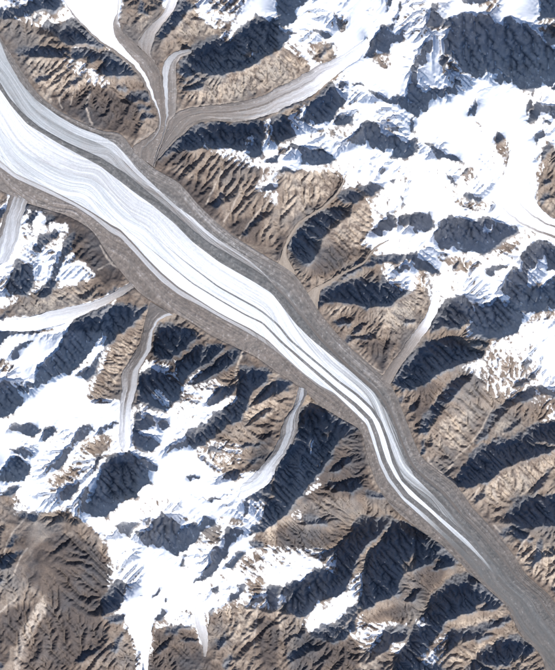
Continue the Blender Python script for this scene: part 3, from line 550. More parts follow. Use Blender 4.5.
def erode(h, cell, K, rounds, maxcut, talus):
    """running water: route every cell to its steepest neighbour, gather the catchment, cut the bed (implicit stream power)"""
    hh, ww = h.shape; n = hh * ww; h0 = h.copy()
    ids = np.arange(n).reshape(hh, ww)
    rng = np.random.default_rng(7); jit = [(.62 + .76 * rng.random((hh, ww), dtype=f32)) for _ in range(8)]
    for _ in range(rounds):
        best = np.zeros((hh, ww), f32); rc = ids.copy(); q8 = 0
        for dy in (-1, 0, 1):
            for dx in (-1, 0, 1):
                if not (dx or dy): continue
                a0, a1, b0, b1 = max(0, -dy), hh - max(0, dy), max(0, -dx), ww - max(0, dx)
                sl = (h[a0:a1, b0:b1] - h[a0+dy:a1+dy, b0+dx:b1+dx]) / (cell * math.hypot(dx, dy)) * jit[q8][a0:a1, b0:b1]; q8 += 1
                up_ = sl > best[a0:a1, b0:b1]
                best[a0:a1, b0:b1] = np.where(up_, sl, best[a0:a1, b0:b1]); rc[a0:a1, b0:b1] = np.where(up_, ids[a0+dy:a1+dy, b0+dx:b1+dx], rc[a0:a1, b0:b1])
        order = np.argsort(h.ravel(), kind='stable'); rl = rc.ravel().tolist(); ol = order.tolist()
        A = [1.0] * n
        for i in reversed(ol):
            r_ = rl[i]
            if r_ != i: A[r_] += A[i]
        F = (K.ravel() * np.minimum(np.array(A), 4000.0) ** .5).tolist(); hl = h.ravel().tolist()
        for i in ol:
            r_ = rl[i]
            if r_ != i:
                f = F[i]; q = hl[r_]
                if hl[i] > q: hl[i] = (hl[i] + f * q) / (1 + f)
        h = np.array(hl, f32).reshape(hh, ww)
        h = np.maximum(h, h0 - maxcut)
        # loose rock slides where the cut is too steep
        for _k in range(2):
            for ax in (0, 1):
                d = np.diff(h, axis=ax); mv = np.clip(np.abs(d) - talus * cell, 0, None) * np.sign(d) * .25
                if ax == 0: h[:-1] += mv; h[1:] -= mv
                else: h[:, :-1] += mv; h[:, 1:] -= mv
    return h, np.array(A, f32).reshape(hh, ww)
Y_, X_ = np.mgrid[0:NY, 0:NX].astype(f32)
def coarse(a, f):
    v, w_ = NY // f * f, NX // f * f; return a[:v, :w_].reshape(v // f, f, w_ // f, f).mean((1, 3)).astype(f32)
K_ = rough ** 1.4
for f, kk, rounds, cut in ((4, .11, 10, 210.0), (2, .065, 10, 150.0)):
    lo = coarse(vh, f); lo2, acc_ = erode(lo, cellm * f, coarse(K_, f) * kk, rounds, cut, 1.9)
    vh = vh + bilerp(lo2 - lo, (X_ - (f - 1) / 2) / f, (Y_ - (f - 1) / 2) / f)
    vh = vh + fbm(VX, VY, 2.0 * f, 3, 27 + f, .6) * (3.4 * f) * rough
vh, acc_ = erode(vh, cellm, (K_ * .095).astype(f32), 3, 90.0, 2.3)
flow = blur(smooth(3.0, 7.0, np.log(acc_)), 1, 1)
amp, wlen = 15.0, 6.0
for o in range(2):
    sx, sy = gradient(blur(vh, 3, 1)); sl = np.hypot(sx, sy) + 1e-6
    k = np.minimum(sl * 4, 2.0) / sl
    e = np.clip(gully(VX / wlen, VY / wlen, -sy * k, sx * k, 31 + o) * 1.4, -1, 1)
    mod = .5 + np.clip(.5 + fbm(VX, VY, 20, 2, 500 + o), 0, 1)
    vh = vh + ((1 - np.sqrt(2 * (1 - e))) * amp * mod * smooth(.06, .5, sl) * rough).astype(f32)
    amp *= .5; wlen *= .6
sx, sy = gradient(vh); vslope = np.hypot(sx, sy)
vh -= vch * 10
curv = vh - blur(vh, 3, 2)
vh = vh - smooth(.6, 1., samp(blur(gmask.astype(f32), 2, 1))) * 45
fine = fbm(VX, VY, 7, 4, 55, .6); mid_ = fbm(VX, VY, 30, 3, 77, .55)
# snow holds on gentle ground inside the snow outlines, rock colour replaces it on the walls to paint their shade darker
vsn = .4 * samp(blur(snoww, 2, 1)) + .6 * samp(blur(snoww, 13, 2))
streak_ = fbm(VX, VY, 2.6, 3, 61, .6)
env = smooth(.02, .3, vsn)
vs = vsn * 2.0 - .40 - .5 * (1 - env) + (fine * 1.4 + mid_ * .55 + streak_ * 1.0) * env * (1 - .6 * vbas) - smooth(.75, 1.6, vslope) * .6 - vsteep * 1.9 - np.clip(curv, -50, 50) / 50 * .75 * env
vs_f = np.maximum(smooth(.12, .8, vs), .42 * smooth(-.35, .3, vs) * env)
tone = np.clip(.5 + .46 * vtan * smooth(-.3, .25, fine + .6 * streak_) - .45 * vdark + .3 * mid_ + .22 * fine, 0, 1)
hue = np.clip(.5 - .6 * vsteep + .8 * fbm(VX, VY, 55, 3, 101) + .3 * fbm(VX, VY, 9, 3, 131), 0, 1)  # greyer on the walls: a shade tint painted into the rock
shade_dusting = np.clip(vsteep * vsnow * (.55 + .6 * fbm(VX, VY, 16, 5, 141)), 0, 1)  # thin snow, plus pale blue painted in to lift the walls' shade

# ------------------------------------------------------------------ materials
def attr(nt, name):
    n = nt.nodes.new('ShaderNodeAttribute'); n.attribute_name = name; return n.outputs['Fac']
def ramp(nt, src, stops):
    r = nt.nodes.new('ShaderNodeValToRGB'); nt.links.new(src, r.inputs[0]); e = r.color_ramp.elements
    while len(e) < len(stops): e.new(.5)
    for q, (p, c) in zip(e, stops): q.position = p; q.color = (*c, 1)
    return r.outputs[0]
def mixc(nt, f, a, b, mode='MIX'):
    m = nt.nodes.new('ShaderNodeMix'); m.data_type = 'RGBA'; m.blend_type = mode
    for sock, v in ((m.inputs[0], f), (m.inputs[6], a), (m.inputs[7], b)):
        if hasattr(v, 'is_output'): nt.links.new(v, sock)
        elif isinstance(v, (int, float)): sock.default_value = v
        else: sock.default_value = (*v, 1)
    return m.outputs[2]
def math_(nt, op, a, b=0.0, c=None, clamp=False):
    m = nt.nodes.new('ShaderNodeMath'); m.operation = op; m.use_clamp = clamp
    for i, v in enumerate((a, b) if c is None else (a, b, c)):
        if hasattr(v, 'is_output'): nt.links.new(v, m.inputs[i])
        else: m.inputs[i].default_value = v
    return m.outputs[0]
def noise(nt, vec, scale, detail=4.0, rough=.6):
    n = nt.nodes.new('ShaderNodeTexNoise'); n.inputs['Scale'].default_value = scale; n.inputs['Detail'].default_value = detail; n.inputs['Roughness'].default_value = rough
    nt.links.new(vec, n.inputs['Vector']); return n.outputs['Fac']
def new_mat(name):
    m = bpy.data.materials.new(name); m.use_nodes = True; nt = m.node_tree
    b = nt.nodes['Principled BSDF']; b.inputs['Roughness'].default_value = .9; b.inputs['Specular IOR Level'].default_value = .1
    return m, nt, b
# bare rock, scree and snow of the mountains
m_ground, nt, bs = new_mat('mountain_ground')
co = nt.nodes.new('ShaderNodeNewGeometry').outputs['Position']
n1 = noise(nt, co, .004, 6, .65); n2 = noise(nt, co, .02, 4, .7)
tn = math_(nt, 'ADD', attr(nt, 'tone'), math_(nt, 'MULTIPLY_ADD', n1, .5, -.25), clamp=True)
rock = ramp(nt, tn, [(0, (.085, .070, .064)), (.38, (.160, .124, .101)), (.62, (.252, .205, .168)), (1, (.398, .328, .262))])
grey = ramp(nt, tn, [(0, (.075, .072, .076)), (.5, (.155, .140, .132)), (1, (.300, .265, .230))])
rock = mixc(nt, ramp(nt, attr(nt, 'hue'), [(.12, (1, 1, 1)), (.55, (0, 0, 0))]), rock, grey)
rock = mixc(nt, math_(nt, 'MULTIPLY', attr(nt, 'wall'), .8), rock, ramp(nt, tn, [(0, (.135, .140, .152)), (.5, (.190, .195, .208)), (1, (.27, .272, .282))]))  # cold blue-grey shade tone painted onto the shaded walls
rock = mixc(nt, attr(nt, 'scree'), rock, (.40, .345, .295))
rock = mixc(nt, 1.0, rock, ramp(nt, n2, [(.2, (.72, .72, .72)), (.8, (1.25, 1.25, 1.25))]), 'MULTIPLY')
rock = mixc(nt, math_(nt, 'MULTIPLY', attr(nt, 'shade_dusting'), .35), rock, (.5, .52, .56))
sn_f = ramp(nt, math_(nt, 'ADD', attr(nt, 'snow'), math_(nt, 'MULTIPLY_ADD', n2, .5, -.25)), [(.15, (0, 0, 0)), (.85, (1, 1, 1))])
snowc = ramp(nt, attr(nt, 'snow'), [(.4, (.56, .54, .525)), (1, (.87, .88, .90))])
nt.links.new(mixc(nt, sn_f, rock, snowc), bs.inputs['Base Color'])
# glacier surface: clean ice to rubble, by how clean it is and how warm its rubble is
m_ice, nt, bs = new_mat('glacier_surface')
co = nt.nodes.new('ShaderNodeNewGeometry').outputs['Position']
n1 = noise(nt, co, .012, 5, .7); n2 = noise(nt, co, .05, 3, .7)
cl = math_(nt, 'ADD', attr(nt, 'clean'), math_(nt, 'MULTIPLY_ADD', n1, .16, -.08), clamp=True)
warm = ramp(nt, cl, [(0, (.145, .120, .104)), (.25, (.225, .192, .170)), (.5, (.40, .365, .345)), (.75, (.58, .56, .56)), (1, (.85, .845, .85))])
cold = ramp(nt, cl, [(0, (.115, .114, .112)), (.25, (.185, .188, .188)), (.5, (.365, .378, .382)), (.75, (.52, .54, .55)), (1, (.84, .85, .865))])
icec = mixc(nt, attr(nt, 'warmth'), cold, warm)
icec = mixc(nt, 1.0, icec, ramp(nt, n2, [(.2, (.80, .80, .80)), (.8, (1.16, 1.16, 1.16))]), 'MULTIPLY')
nt.links.new(icec, bs.inputs['Base Color'])

m_scree, nt, bs = new_mat('scree')
co = nt.nodes.new('ShaderNodeNewGeometry').outputs['Position']
sc_ = math_(nt, 'ADD', attr(nt, 'clean'), math_(nt, 'MULTIPLY_ADD', noise(nt, co, .012, 5, .7), .4, -.2), clamp=True)
nt.links.new(ramp(nt, sc_, [(0, (.17, .135, .108)), (.5, (.34, .285, .235)), (1, (.50, .45, .40))]), bs.inputs['Base Color'])

# ------------------------------------------------------------------ object helpers
def tag(o, label=None, cat=None, group=None, kind=None):
    if label: o['label'] = label
    if cat: o['category'] = cat
    if group: o['group'] = group
    if kind: o['kind'] = kind
    return o
def empty(name, loc):
    o = bpy.data.objects.new(name, None); COL.objects.link(o); o.location = loc; o.empty_display_size = 200; return o
def mesh_obj(name, co, quads, mat, attrs, parent=None, origin=(0, 0, 0)):
    me = bpy.data.meshes.new(name); nv, nq = len(co), len(quads)
    me.vertices.add(nv); me.vertices.foreach_set('co', (co - np.array(origin)).astype(f32).ravel())
    me.loops.add(nq * 4); me.loops.foreach_set('vertex_index', quads.astype(np.int32).ravel())
    me.polygons.add(nq); me.polygons.foreach_set('loop_start', np.arange(0, nq * 4, 4, dtype=np.int32))
    me.update(calc_edges=True)
    for k, v in attrs.items():
        a = me.attributes.new(k, 'FLOAT', 'POINT'); a.data.foreach_set('value', v.astype(f32).ravel())
    me.materials.append(mat)
    o = bpy.data.objects.new(name, me); COL.objects.link(o)
    if parent is None: o.location = origin
    else: o.parent = parent
    return o
def world(x, y): return (x - W / 2) * PX, (H / 2 - y) * PX

# ------------------------------------------------------------------ split the ground: massifs, snowfields, scree fans
CO = np.stack([(VX - W / 2) * PX, (H / 2 - VY) * PX, vh], -1).reshape(-1, 3)
ATT = {'snow': vs_f, 'tone': tone, 'hue': hue, 'scree': np.clip(vch * .9 + flow * .5 * (1 - vsteep) * (.35 + .65 * tone), 0, 1) * (1 - .8 * vs_f), 'shade_dusting': shade_dusting, 'wall': samp(blur(steepw, 2, 2))}
idx = np.arange(NX * NY).reshape(NY, NX)
QUADS = np.stack([idx[:-1, :-1], idx[1:, :-1], idx[1:, 1:], idx[:-1, 1:]], -1).reshape(-1, 4)
fc = lambda a: .25 * (a[:-1, :-1] + a[1:, :-1] + a[1:, 1:] + a[:-1, 1:])
FX, FY = fc(VX), fc(VY); fsnow = fc(vs_f) > .5; fgl = fc(vg) > .9
def flood(seeds, allowed, n_it=1500):
    lab = np.zeros(allowed.shape, np.int16)
    for k, pts in enumerate(seeds, 1):
        for x, y in pts:
            j, i = int((y + MARG - 2) / STEP / 3), int((x + MARG - 2) / STEP / 3)
            j = min(max(j, 0), allowed.shape[0] - 1); i = min(max(i, 0), allowed.shape[1] - 1)
            lab[max(j-2, 0):j+3, max(i-2, 0):i+3] = k
    lab[~allowed] = 0
    for _ in range(n_it):
        new = lab.copy()
        for sh, ax in ((1, 0), (-1, 0), (1, 1), (-1, 1)):
            r = np.roll(lab, sh, ax); new = np.where((new == 0) & allowed, r, new)
        if (new == lab).all(): break
        lab = new
    return lab
def third(m):
    a, b = m.shape[0] // 3 * 3, m.shape[1] // 3 * 3
    return m[:a, :b].reshape(a // 3, 3, b // 3, 3).mean((1, 3))
def expand(lab, shape):
    out = np.repeat(np.repeat(lab, 3, 0), 3, 1); return np.pad(out, ((0, shape[0] - out.shape[0]), (0, shape[1] - out.shape[1])), mode='edge')
MASSIFS = [
 ('brown spur with dark north faces between the trunk glacier and its north tributary', [(60, 75), (100, 95), (20, 20)]),
 ('tan ribbed ridge with one huge shadowed wall between two north tributaries', [(220, 60), (250, 85), (200, 20), (270, 20)]),
 ('small sunlit rock wedge where two northern ice streams meet', [(145, 12)]),
 ('brown fan-ribbed slopes and snowy crests south of the long eastern arm', [(220, 180), (270, 200), (340, 140), (310, 225), (400, 150)]),
 ('high white mountains with black walls in the upper right corner', [(480, 60), (400, 60), (540, 100), (350, 20)]),
 ('brown ridges and deep shaded bowl east of the trunk glacier', [(350, 240), (370, 300), (360, 350), (400, 300)]),
 ('snowy and shadowed peaks along the right edge below the eastern ice stream', [(480, 240), (520, 300), (460, 320), (500, 350)]),
 ('bare brown slopes cut by dark ravines beside the lower trunk glacier', [(450, 420), (500, 450), (530, 540), (490, 500)]),
 ('snow-streaked brown foothills below the left margin of the trunk glacier', [(60, 260), (90, 270), (40, 300)]),
 ('dark and white mountain flank left of the grey debris glacier', [(50, 350), (90, 340), (20, 400), (70, 440)]),
 ('dark shadowed spurs between the debris glacier and the curved ice tongue', [(180, 350), (220, 400), (160, 420), (240, 440)]),
 ('dark shaded ridges along the lower right margin of the trunk glacier', [(340, 480), (400, 600), (320, 560), (470, 620), (330, 430)]),
 ('smooth brown dome mountain in the lower left corner', [(60, 580), (30, 640), (20, 540)]),
 ('snowy peaks grading to brown furrowed slopes at the bottom middle', [(200, 540), (240, 620), (180, 640), (300, 640), (150, 500), (110, 500)]),
]
al = third((~fgl).astype(f32)) > .5
mlab = flood([m[1] for m in MASSIFS], al); mlab2 = flood([m[1] for m in MASSIFS], np.ones_like(al)); mlab = np.where(mlab == 0, mlab2, mlab)
mlab = expand(mlab, FX.shape)
SNOWS = [
 ('wide white snow basin feeding the north tributary at the top left', [(90, 15), (105, 25)]),
 ('snow cap above the huge shadowed wall at the top', [(250, 18), (240, 30)]),
 ('bright snowfield around the head of the long eastern arm', [(350, 40), (330, 20), (300, 30)]),
 ('large blank white plateau below the biggest black wall at upper right', [(460, 110), (440, 140), (490, 100)]),
 ('white snow slope at the top right above the biggest black wall', [(520, 15), (500, 8)]),
 ('snowfield left of the biggest black wall, around a dark rock spur', [(425, 50), (400, 75)]),
 ('patchy snow among dark triangular peaks south of the eastern arm', [(365, 110), (340, 145)]),
 ('white snow shelf between two dark walls right of the brown fan-ribbed slopes', [(420, 190), (390, 170)]),
 ('snow terrace below the long dark wall near the right edge', [(470, 270), (500, 260)]),
 ('melting snow and scree on the crest above the brown right-hand slopes', [(520, 350), (490, 350)]),
 ('snow slope at the right edge below the black bowl', [(540, 330)]),
 ('tilted white snow triangle in the left-hand mountains', [(70, 400), (60, 390)]),
 ('snow patches between the dark blocks near the left edge', [(40, 350), (20, 345)]),
 ('rugged snow slopes low on the left side above the brown dome', [(30, 455), (60, 480), (90, 440)]),
 ('snow bowl at the head of the curved ice tongue', [(190, 480), (175, 440), (210, 490)]),
 ('broad white snowfield beside the brown dome at lower left', [(160, 580), (130, 540), (140, 560)]),
 ('snow patch hanging on the shaded ridge at the bottom centre', [(330, 605), (345, 590)]),
 ('fading streaked snow on the slope left of the bottom shadows', [(290, 570)]),
 ('snow patch low beside the dark wall near the bottom right', [(365, 635)]),
 ('speckled snow and rock slope in the bottom middle', [(240, 570), (230, 590)]),
 ('snow between the eastern ice stream and the right edge', [(540, 190), (520, 150)]),
 ('snow strips on the brown foothills at the left', [(45, 270), (75, 275)]),
]
sal = third((fsnow & ~fgl).astype(f32)) > .45
slab = expand(flood([s[1] for s in SNOWS], sal), FX.shape)
FANS = [
 ('long tan scree streak running down the brown dome to the bottom edge', [(46,594),(36,606),(20,632),(15,652),(15,671),(20,671),(23,650),(38,624),(47,614)]),
]
fan_r = np.zeros((RH, RW), np.int16)
for k, (_, p) in enumerate(FANS, 1): fan_r[fill([p])] = k
flab = fan_r[np.clip(((FY + MARG) * RS).astype(int), 0, RH - 1), np.clip(((FX + MARG) * RS).astype(int), 0, RW - 1)]
for k in range(1, len(FANS) + 1):
    v = samp(blur((fan_r == k).astype(f32), 1, 2)); ATT['scree'] = np.maximum(ATT['scree'], v * np.clip(.55 + .9 * fine + .5 * streak_, 0, 1))
hidden = fc((blur(vg, 4, 1) > .999).astype(f32)) > .99          # ground far under the ice
own = np.where(flab > 0, 2000 + flab, np.where(fsnow & (slab > 0), 1000 + slab, np.where(fsnow, 999, mlab)))
own = np.where(hidden, mlab, own)
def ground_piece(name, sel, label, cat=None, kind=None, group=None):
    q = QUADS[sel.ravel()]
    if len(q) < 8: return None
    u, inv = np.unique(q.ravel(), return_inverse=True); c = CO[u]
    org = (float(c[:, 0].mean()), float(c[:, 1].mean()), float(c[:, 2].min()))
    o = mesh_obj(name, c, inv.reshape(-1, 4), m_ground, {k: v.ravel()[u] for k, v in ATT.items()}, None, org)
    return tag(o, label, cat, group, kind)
def main_piece(sel):
    """the largest connected patch of the chosen faces; the rest is left for the small patches"""
    fi = np.where(sel.ravel())[0]; q = QUADS[fi]; u, inv = np.unique(q.ravel(), return_inverse=True); q = inv.reshape(-1, 4); lab = np.arange(len(u))
    while True:
        fm = lab[q].min(1); new = lab.copy()
        for c in range(4): np.minimum.at(new, q[:, c], fm)
        new = new[new]; new = new[new]
        if (new == lab).all(): break
        lab = new
    fl = lab[q[:, 0]]; v, cnt = np.unique(fl, return_counts=True); keep = np.zeros(sel.size, bool); keep[fi[fl == v[cnt.argmax()]]] = True
    return keep.reshape(sel.shape)
for k in range(1, len(SNOWS) + 1):
    sel = own == 1000 + k
    if sel.any(): own = np.where(sel & ~main_piece(sel), 999, own)
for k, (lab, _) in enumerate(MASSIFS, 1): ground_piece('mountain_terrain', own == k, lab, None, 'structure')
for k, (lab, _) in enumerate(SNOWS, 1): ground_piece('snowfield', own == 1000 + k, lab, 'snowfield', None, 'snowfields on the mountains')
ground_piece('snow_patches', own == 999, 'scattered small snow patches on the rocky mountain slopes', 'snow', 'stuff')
for k, (lab, _) in enumerate(FANS, 1): ground_piece('scree_fan', own == 2000 + k, lab, 'scree fan', None, 'pale scree fans')

# the ranges go on beyond the surveyed ground, coarser
CS = 7.0; ox = np.arange(-W, 2 * W, CS).astype(f32); oy = np.arange(-H, 2 * H, CS).astype(f32); OX, OY = np.meshgrid(ox, oy)
oh = 4700 + fbm(OX, OY, 150, 3, 901) * 700 + fbm(OX, OY, 70, 4, 911, .55, True) * 800
inx = (OX > -MARG + 8) & (OX < W + MARG - 8) & (OY > -MARG + 8) & (OY < H + MARG - 8)
dist = np.maximum(np.maximum(-MARG - OX, OX - W - MARG), np.maximum(-MARG - OY, OY - H - MARG))
rim = bilerp(blur(vh, 8, 2), (OX + MARG - 2) / STEP, (OY + MARG - 2) / STEP) - 60
oh = rim + (oh - rim) * smooth(-5, 70, dist); osn = smooth(-.15, .15, fbm(OX, OY, 120, 4, 921, .6) + (oh - 4700) / 3000)
oi = np.arange(OX.size).reshape(OX.shape); oq = np.stack([oi[:-1, :-1], oi[1:, :-1], oi[1:, 1:], oi[:-1, 1:]], -1).reshape(-1, 4)
oq = oq[~inx.ravel()[oq].all(1)]
oc = np.stack([(OX - W / 2) * PX, (H / 2 - OY) * PX, oh], -1).reshape(-1, 3)
ot = np.clip(.5 + fbm(OX, OY, 60, 3, 931), 0, 1); zz_ = np.zeros_like(ot)
tag(mesh_obj('surrounding_mountains', oc, oq, m_ground, {'snow': osn, 'tone': ot, 'hue': ot, 'scree': zz_, 'shade_dusting': zz_, 'wall': zz_}), 'snowy mountain ranges continuing beyond the picture', None, None, 'structure')

# ------------------------------------------------------------------ build the glaciers
def band(g, t0, t1, name, parent, clean, warmth, lift=0.0, rough=4.0, per=.75, seed=0, org=(0, 0, 0), streak=.2, sx_=70.0, sy_=1.1):
    """one strip of a glacier between two fractions of its width; clean/warmth: arrays along its length or functions"""
    m = max(3, int((g.width * (t1 - t0)).max() / per) + 1)
    f = np.linspace(0, 1, m)[None, :]; t = t0[:, None] + (t1 - t0)[:, None] * f
    x, y = g.point(t); z = g.height(t)
    lat = t * g.width[:, None]; along = np.broadcast_to(g.len[:, None], t.shape)
    n = fbm(along / sx_, lat / sy_ , 1.0, 3, 200 + seed, .6); n2 = fbm(x, y, 3.4, 4, 300 + seed, .7); n4 = fbm(x, y, 9.0, 3, 350 + seed, .6); n3 = fbm(along / (sx_*2.2), lat / (sy_*4.5), 1.0, 2, 260 + seed, .6)
    edge = np.minimum(f, 1 - f) * (t1 - t0)[:, None] * g.width[:, None]
    mor = 1.0 if 'moraine' in name else 0.0
    lump = 1.0 * rough if rough > 5 else (2.2 if mor else 0.0)
    z = z + (lift * smooth(0, 1.2, edge)) + (n2 * 2.2 + n4 * 2.0 + n3 * 4.0 + n * 2.0) * lump * smooth(0, 1.0, edge) + (n * rough + n2 * rough * .7) * smooth(0, .6, edge) + fbm(x, y, 1.6, 2, 77) * rough * .8 * smooth(0, .6, edge)
    X, Y = world(x, y)
    cl = clean(g, t, f, along) if callable(clean) else np.broadcast_to(np.asarray(clean, float).reshape(-1, 1) if np.ndim(clean) else clean, t.shape)
    wm = warmth(g, t, f, along) if callable(warmth) else np.broadcast_to(np.asarray(warmth, float).reshape(-1, 1) if np.ndim(warmth) else warmth, t.shape)
    st_ = .35 + .65 * smooth(.1, .4, cl)
    streak = np.asarray(streak, float).reshape(-1, 1) if np.ndim(streak) else streak
    cl = np.clip(cl + mor * (n3 * .13 + n * .07 + n4 * .08 + .22 * smooth(.34, .5, fbm(x, y, 2.2, 2, 380 + seed, .6))) + (n * streak * st_ + n3 * streak * .8 * st_ + n2 * (.05 + .022 * lump) + n4 * .012 * lump), 0, 1)
    i = np.arange(g.n * m).reshape(g.n, m)
    q = np.stack([i[:-1, :-1], i[:-1, 1:], i[1:, 1:], i[1:, :-1]], -1).reshape(-1, 4)
    c = np.stack([X, Y, z], -1).reshape(-1, 3)
    a, b, d = c[q[0, 0]], c[q[0, 1]], c[q[0, 2]]
    if np.cross(b - a, d - a)[2] < 0: q = q[:, ::-1]
    return mesh_obj(name, c, q, m_scree if name in ('stream_bed', 'scree_bank') else m_ice, {'clean': cl, 'warmth': np.clip(wm + n2 * .3 + n4 * .35, 0, 1)}, parent, org)
def root(g, name, label, cat='glacier'):
    x, y = world(*g.mid[g.n // 2]); o = empty(name, (x, y, float(g.z[g.n // 2]))); tag(o, label, cat, None if g is trunk else 'scree chutes on the right bank' if name == 'scree_chute' else 'side glaciers feeding the trunk glacier' if name == 'tributary_glacier' else 'small ice and rubble glaciers on the mountain flanks'); return o, (x, y, float(g.z[g.n // 2]))

r, org = root(trunk, 'valley_glacier', 'broad white trunk glacier striped by dark moraines, crossing the picture diagonally')
U = trunk.u
ip = lambda xs, ys: np.interp(U, xs, ys)
def fade(a, b): return 1 - smooth(a, b, U)
def ice_d(g, t, f, al):                       # the broad northern ice of the trunk, greyer towards its rubble edge lower down
    base = ip([0,.12,.2,.26,.36,.42,.5,.57,.63,.69,.74,.79], [.95,.9,.78,.74,.83,.9,.86,.76,.66,.54,.3,.06])[:, None]
    low = smooth(.45, .62, U)[:, None]; return base - low * .2 * (1 - f) * (1 - smooth(.7, .85, U)[:, None]) + (1-low)*.05*(1-f)
band(trunk, B[0], B[1], 'lateral_moraine', r, ip([0,.2,.3,.5,.7,1], [.22,.2,.22,.2,.12,.08]), lambda g, t, f, a: .75 - .35 * f + 0 * t, 6, 7, seed=1, org=org, streak=.14)
band(trunk, B[1], B[2], 'ice', r, lambda g, t, f, a: ip([0,.1,.2,.26,.36,.42,.46,.5], [.56,.54,.52,.44,.36,.3,.16,.05])[:, None] + .3 * (f < .4) * (ip([0,.15,.22,.42,.46,.5],[0,0,1,1,.5,0])[:, None]) , ip([0,.2,.27,.5],[.05,.1,.45,.6]), 0, 4, seed=2, org=org, streak=.34)
band(trunk, B[2], B[3], 'medial_moraine', r, ip([0,.3,.45,1], [.10,.10,.09,.05]), ip([0,.4,.6,1], [.15,.1,.2,.3]), 14, 7, seed=3, org=org, streak=.08)
band(trunk, B[3], B[4], 'ice', r, ice_d, ip([0,.3,.5,.6],[.5,.45,.3,.15]), 0, 3, seed=4, org=org, streak=ip([0,.1,.2,.4,.5,1],[.14,.22,.28,.22,.55,.65]), sy_=.85)
band(trunk, B[4], B[5], 'medial_moraine', r, ip([0,.33,.4,.6,.8], [.6,.6,.32,.14,.08]), .15, 4, 3, per=.4, seed=5, org=org, streak=.1)
band(trunk, B[5], B[6], 'ice', r, ip([0,.2,.3,.45,.66,.73,.775,.80], [.93,.8,.86,.93,.95,.88,.4,.08]), .15, 0, 3, per=.5, seed=6, org=org, streak=.26)
band(trunk, B[6], B[7], 'medial_moraine', r, ip([0,.31,.38,.6,.8], [.6,.6,.3,.15,.08]), .3, 4, 3, per=.4, seed=7, org=org, streak=.08)
band(trunk, B[7], B[8], 'ice', r, ip([0,.2,.3,.45,.52,.58,.66,.71,.735,.76], [.95,.8,.88,.95,.92,.88,.75,.62,.35,.06]), .2, 0, 3, per=.5, seed=8, org=org, streak=.28)
band(trunk, B[8], B[9], 'ice', r, lambda g, t, f, a: ip([0,.1,.2,.28,.42,.5,.7],[.8,.72,.62,.6,.62,.3,.1])[:, None] - ip([0,.2,.25,.45,.5],[.1,.2,.5,.4,0])[:, None] * (f < .3), .6, 0, 3, per=.4, seed=9, org=org, streak=.2)
band(trunk, B[9], B[10], 'lateral_moraine', r, ip([0,.1,.2,.5,.7,1], [.32,.28,.19,.17,.13,.09]), ip([0,.3,.7,1],[.85,.9,.8,.55]), 8, 7, seed=10, org=org, streak=.1)

def simple(g, name, label, bands, seed, cat='glacier'):
    r, org = root(g, name, label, cat)
    for k, (nm, a, b, clean, warm, lift, st) in enumerate(bands):
        f = lambda v: np.interp(g.u, np.linspace(0, 1, len(v)), v) if isinstance(v, (list, tuple)) else np.full(g.n, float(v))
        band(g, f(a), f(b), nm, r, f(clean), f(warm), lift, 3.5, .6, seed + k, org, st, 40.0)
simple(G_north, 'tributary_glacier', 'white ice stream from the top left narrowing to a thin stripe beside grey rubble',
 [('medial_moraine', 0, [.01,.01,.01,.02,.22,.48,.6,.66,.68,.7,.66,.6,.6], [.95,.95,.6,.35,.25,.22,.2,.18,.18,.17,.15,.15], .85, 6, .14),
  ('ice', [.01,.01,.01,.02,.22,.48,.6,.66,.68,.7,.66,.6,.6], [1,.999,.99,.96,.93,.88,.84,.84,.86,.85,.74,.66,.62], [1,1,1,1,.97,.92,.9,.85,.8,.7,.3,.2], .5, 0, .06),
  ('lateral_moraine', [1,.999,.99,.96,.93,.88,.84,.84,.86,.85,.74,.66,.62], 1, [.9,.8,.5,.3,.26,.22,.2,.2,.2,.2,.2], .9, 5, .1)], 500)
simple(G_stub, 'tributary_glacier', 'short pale ice tongue descending from the top edge into the northern junction',
 [('ice', 0, 1, [1,.9,.6,.4,.28,.22], .9, 0, .16)], 520)
simple(G_bend, 'tributary_glacier', 'small hooked glacier with a white left edge below the huge shadowed wall',
 [('medial_moraine', 0, [.4,.45,.6,.7,.72,.76,.8], [.3,.28,.22,.2,.2], .8, 5, .1), ('ice', [.4,.45,.6,.7,.72,.76,.8], [.95,.95,.92,.9,.9,.9,.92], [.45,.6,.7,.58,.35,.22], .5, 0, .12), ('lateral_moraine', [.95,.95,.92,.9,.9,.9,.92], 1, .25, .85, 3, .1)], 530)
simple(G_arm, 'tributary_glacier', 'long grey debris-striped arm sweeping in from the upper right snow',
 [('lateral_moraine', 0, .22, [1,.9,.5,.4,.28,.22,.18,.18,.18], .85, 4, .12), ('ice', .22, .4, [1,.95,.75,.55,.4,.3,.22,.2,.18], .85, 0, .2), ('medial_moraine', .4, .5, [1,.9,.5,.35,.22,.15,.15,.15], .85, 5, .1), ('ice', .5, .82, [1,.98,.85,.68,.52,.36,.24,.18,.16], .8, 0, .24), ('lateral_moraine', .82, 1, [1,1,.9,.75,.5,.28,.16,.13,.13], .75, 5, .14)], 540)
simple(G_east, 'tributary_glacier', 'clean snowy ice stream with thin brown moraine lines leaving the right edge',
 [('ice', 0, [.5,.5,.45,.35,.30,.28,.28], 1, .3, 0, .03), ('medial_moraine', [.5,.5,.45,.35,.30,.28,.28], [.502,.502,.46,.42,.39,.38,.40], [1,1,.7,.3,.25,.25], .9, 3, .08), ('ice', [.502,.502,.46,.42,.39,.38,.40], [.92,.92,.92,.86,.72,.7,.68], 1, .3, 0, .04), ('medial_moraine', [.92,.92,.92,.86,.72,.7,.68], [.925,.925,.94,.95,.84,.81,.80], [1,1,.7,.3,.25,.25], .9, 3, .08), ('ice', [.925,.925,.94,.95,.84,.81,.80], 1, 1, .3, 0, .04)], 560)
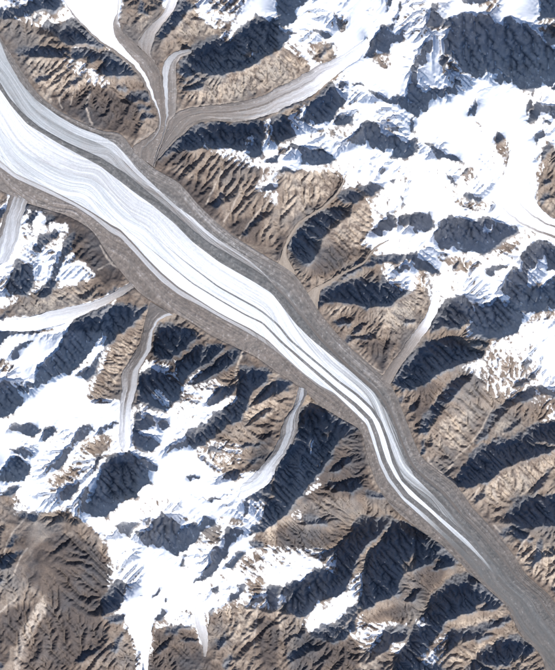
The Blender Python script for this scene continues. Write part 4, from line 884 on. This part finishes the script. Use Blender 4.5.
simple(G_apron, 'hanging_glacier', 'streaked grey-white ice apron reaching the trunk glacier at the left edge',
 [('ice', 0, .8, [.85,.75,.7,.6,.4], .6, 0, .4), ('lateral_moraine', .8, 1, [.5,.4,.3,.25], .8, 3, .14)], 570)
simple(G_debris, 'debris_glacier', 'narrow grey rubble glacier climbing from the trunk margin into the left mountains',
 [('ice', 0, [.5,.5,.45,.35,.3,.22,.16], [1,.95,.75,.6,.55,.55,.7,.6], .6, 0, .18), ('medial_moraine', [.5,.5,.45,.35,.3,.22,.16], [.7,.7,.65,.6,.5,.45,.4], [.95,.8,.4,.3,.25,.2,.2], .7, 4, .14), ('lateral_moraine', [.7,.7,.65,.6,.5,.45,.4], 1, [.95,.8,.5,.34,.24,.2,.18], .7, 3, .16)], 580)
simple(G_tongue, 'ice_tongue', 'curved streaked white ice tongue ending at the middle of the trunk glacier',
 [('lateral_moraine', 0, .3, [1,1,.9,.6,.4,.35,.3,.22,.15], .6, 3, .2), ('ice', .3, .68, [1,1,1,.8,.66,.62,.66,.7,.6], .4, 0, .26), ('lateral_moraine', .68, 1, [1,1,.85,.55,.4,.34,.3,.28,.45], .6, 3, .2)], 590)
simple(G_valley, 'debris_glacier', 'pale brown rubble tongue below a white chute on the right-hand slopes',
 [('ice', 0, .7, [1,1,.9,.42,.3,.26,.24], .9, 0, .12), ('lateral_moraine', .7, 1, [1,.9,.5,.22,.18,.18], .9, 3, .1)], 600)
simple(G_band, 'hanging_glacier', 'thin white ice ribbon above the dark wall on the left',
 [('ice', 0, 1, [1,1,1,.95,.85,.7,.5,.28], .7, 0, .14)], 610)
simple(G_fall, 'ice_tongue', 'pointed white snow tongue dropping to the bottom edge beside the brown dome',
 [('ice', 0, 1, [1,1,.97,.95,.9], .4, 0, .05)], 620)
simple(G_drip, 'ice_tongue', 'slender pale snow drip between brown furrowed slopes at the bottom',
 [('ice', 0, 1, [1,.9,.7,.5,.3], .7, 0, .12)], 630)
simple(G_ravine, 'scree_chute', 'pale tan scree ravine widening to a fan on the trunk glacier, upper of two',
 [('stream_bed', .3, .7, [.6,.5,.45,.45,.45,.5,.45], 1, 0, .14), ('scree_bank', 0, .3, [.3,.22,.2,.22,.26,.36,.34], 1, 0, .14), ('scree_bank', .7, 1, [.3,.22,.2,.22,.26,.36,.34], 1, 0, .14)], 640, 'scree chute')
simple(G_gulch, 'scree_chute', 'pale tan scree ravine ending in a pointed fan, lower of two on the right bank',
 [('stream_bed', .3, .7, [.5,.42,.4,.42,.45,.5,.5], 1, 0, .14), ('scree_bank', 0, .3, [.3,.2,.18,.2,.26,.4,.4], 1, 0, .14), ('scree_bank', .7, 1, [.3,.2,.18,.2,.26,.4,.4], 1, 0, .14)], 650, 'scree chute')
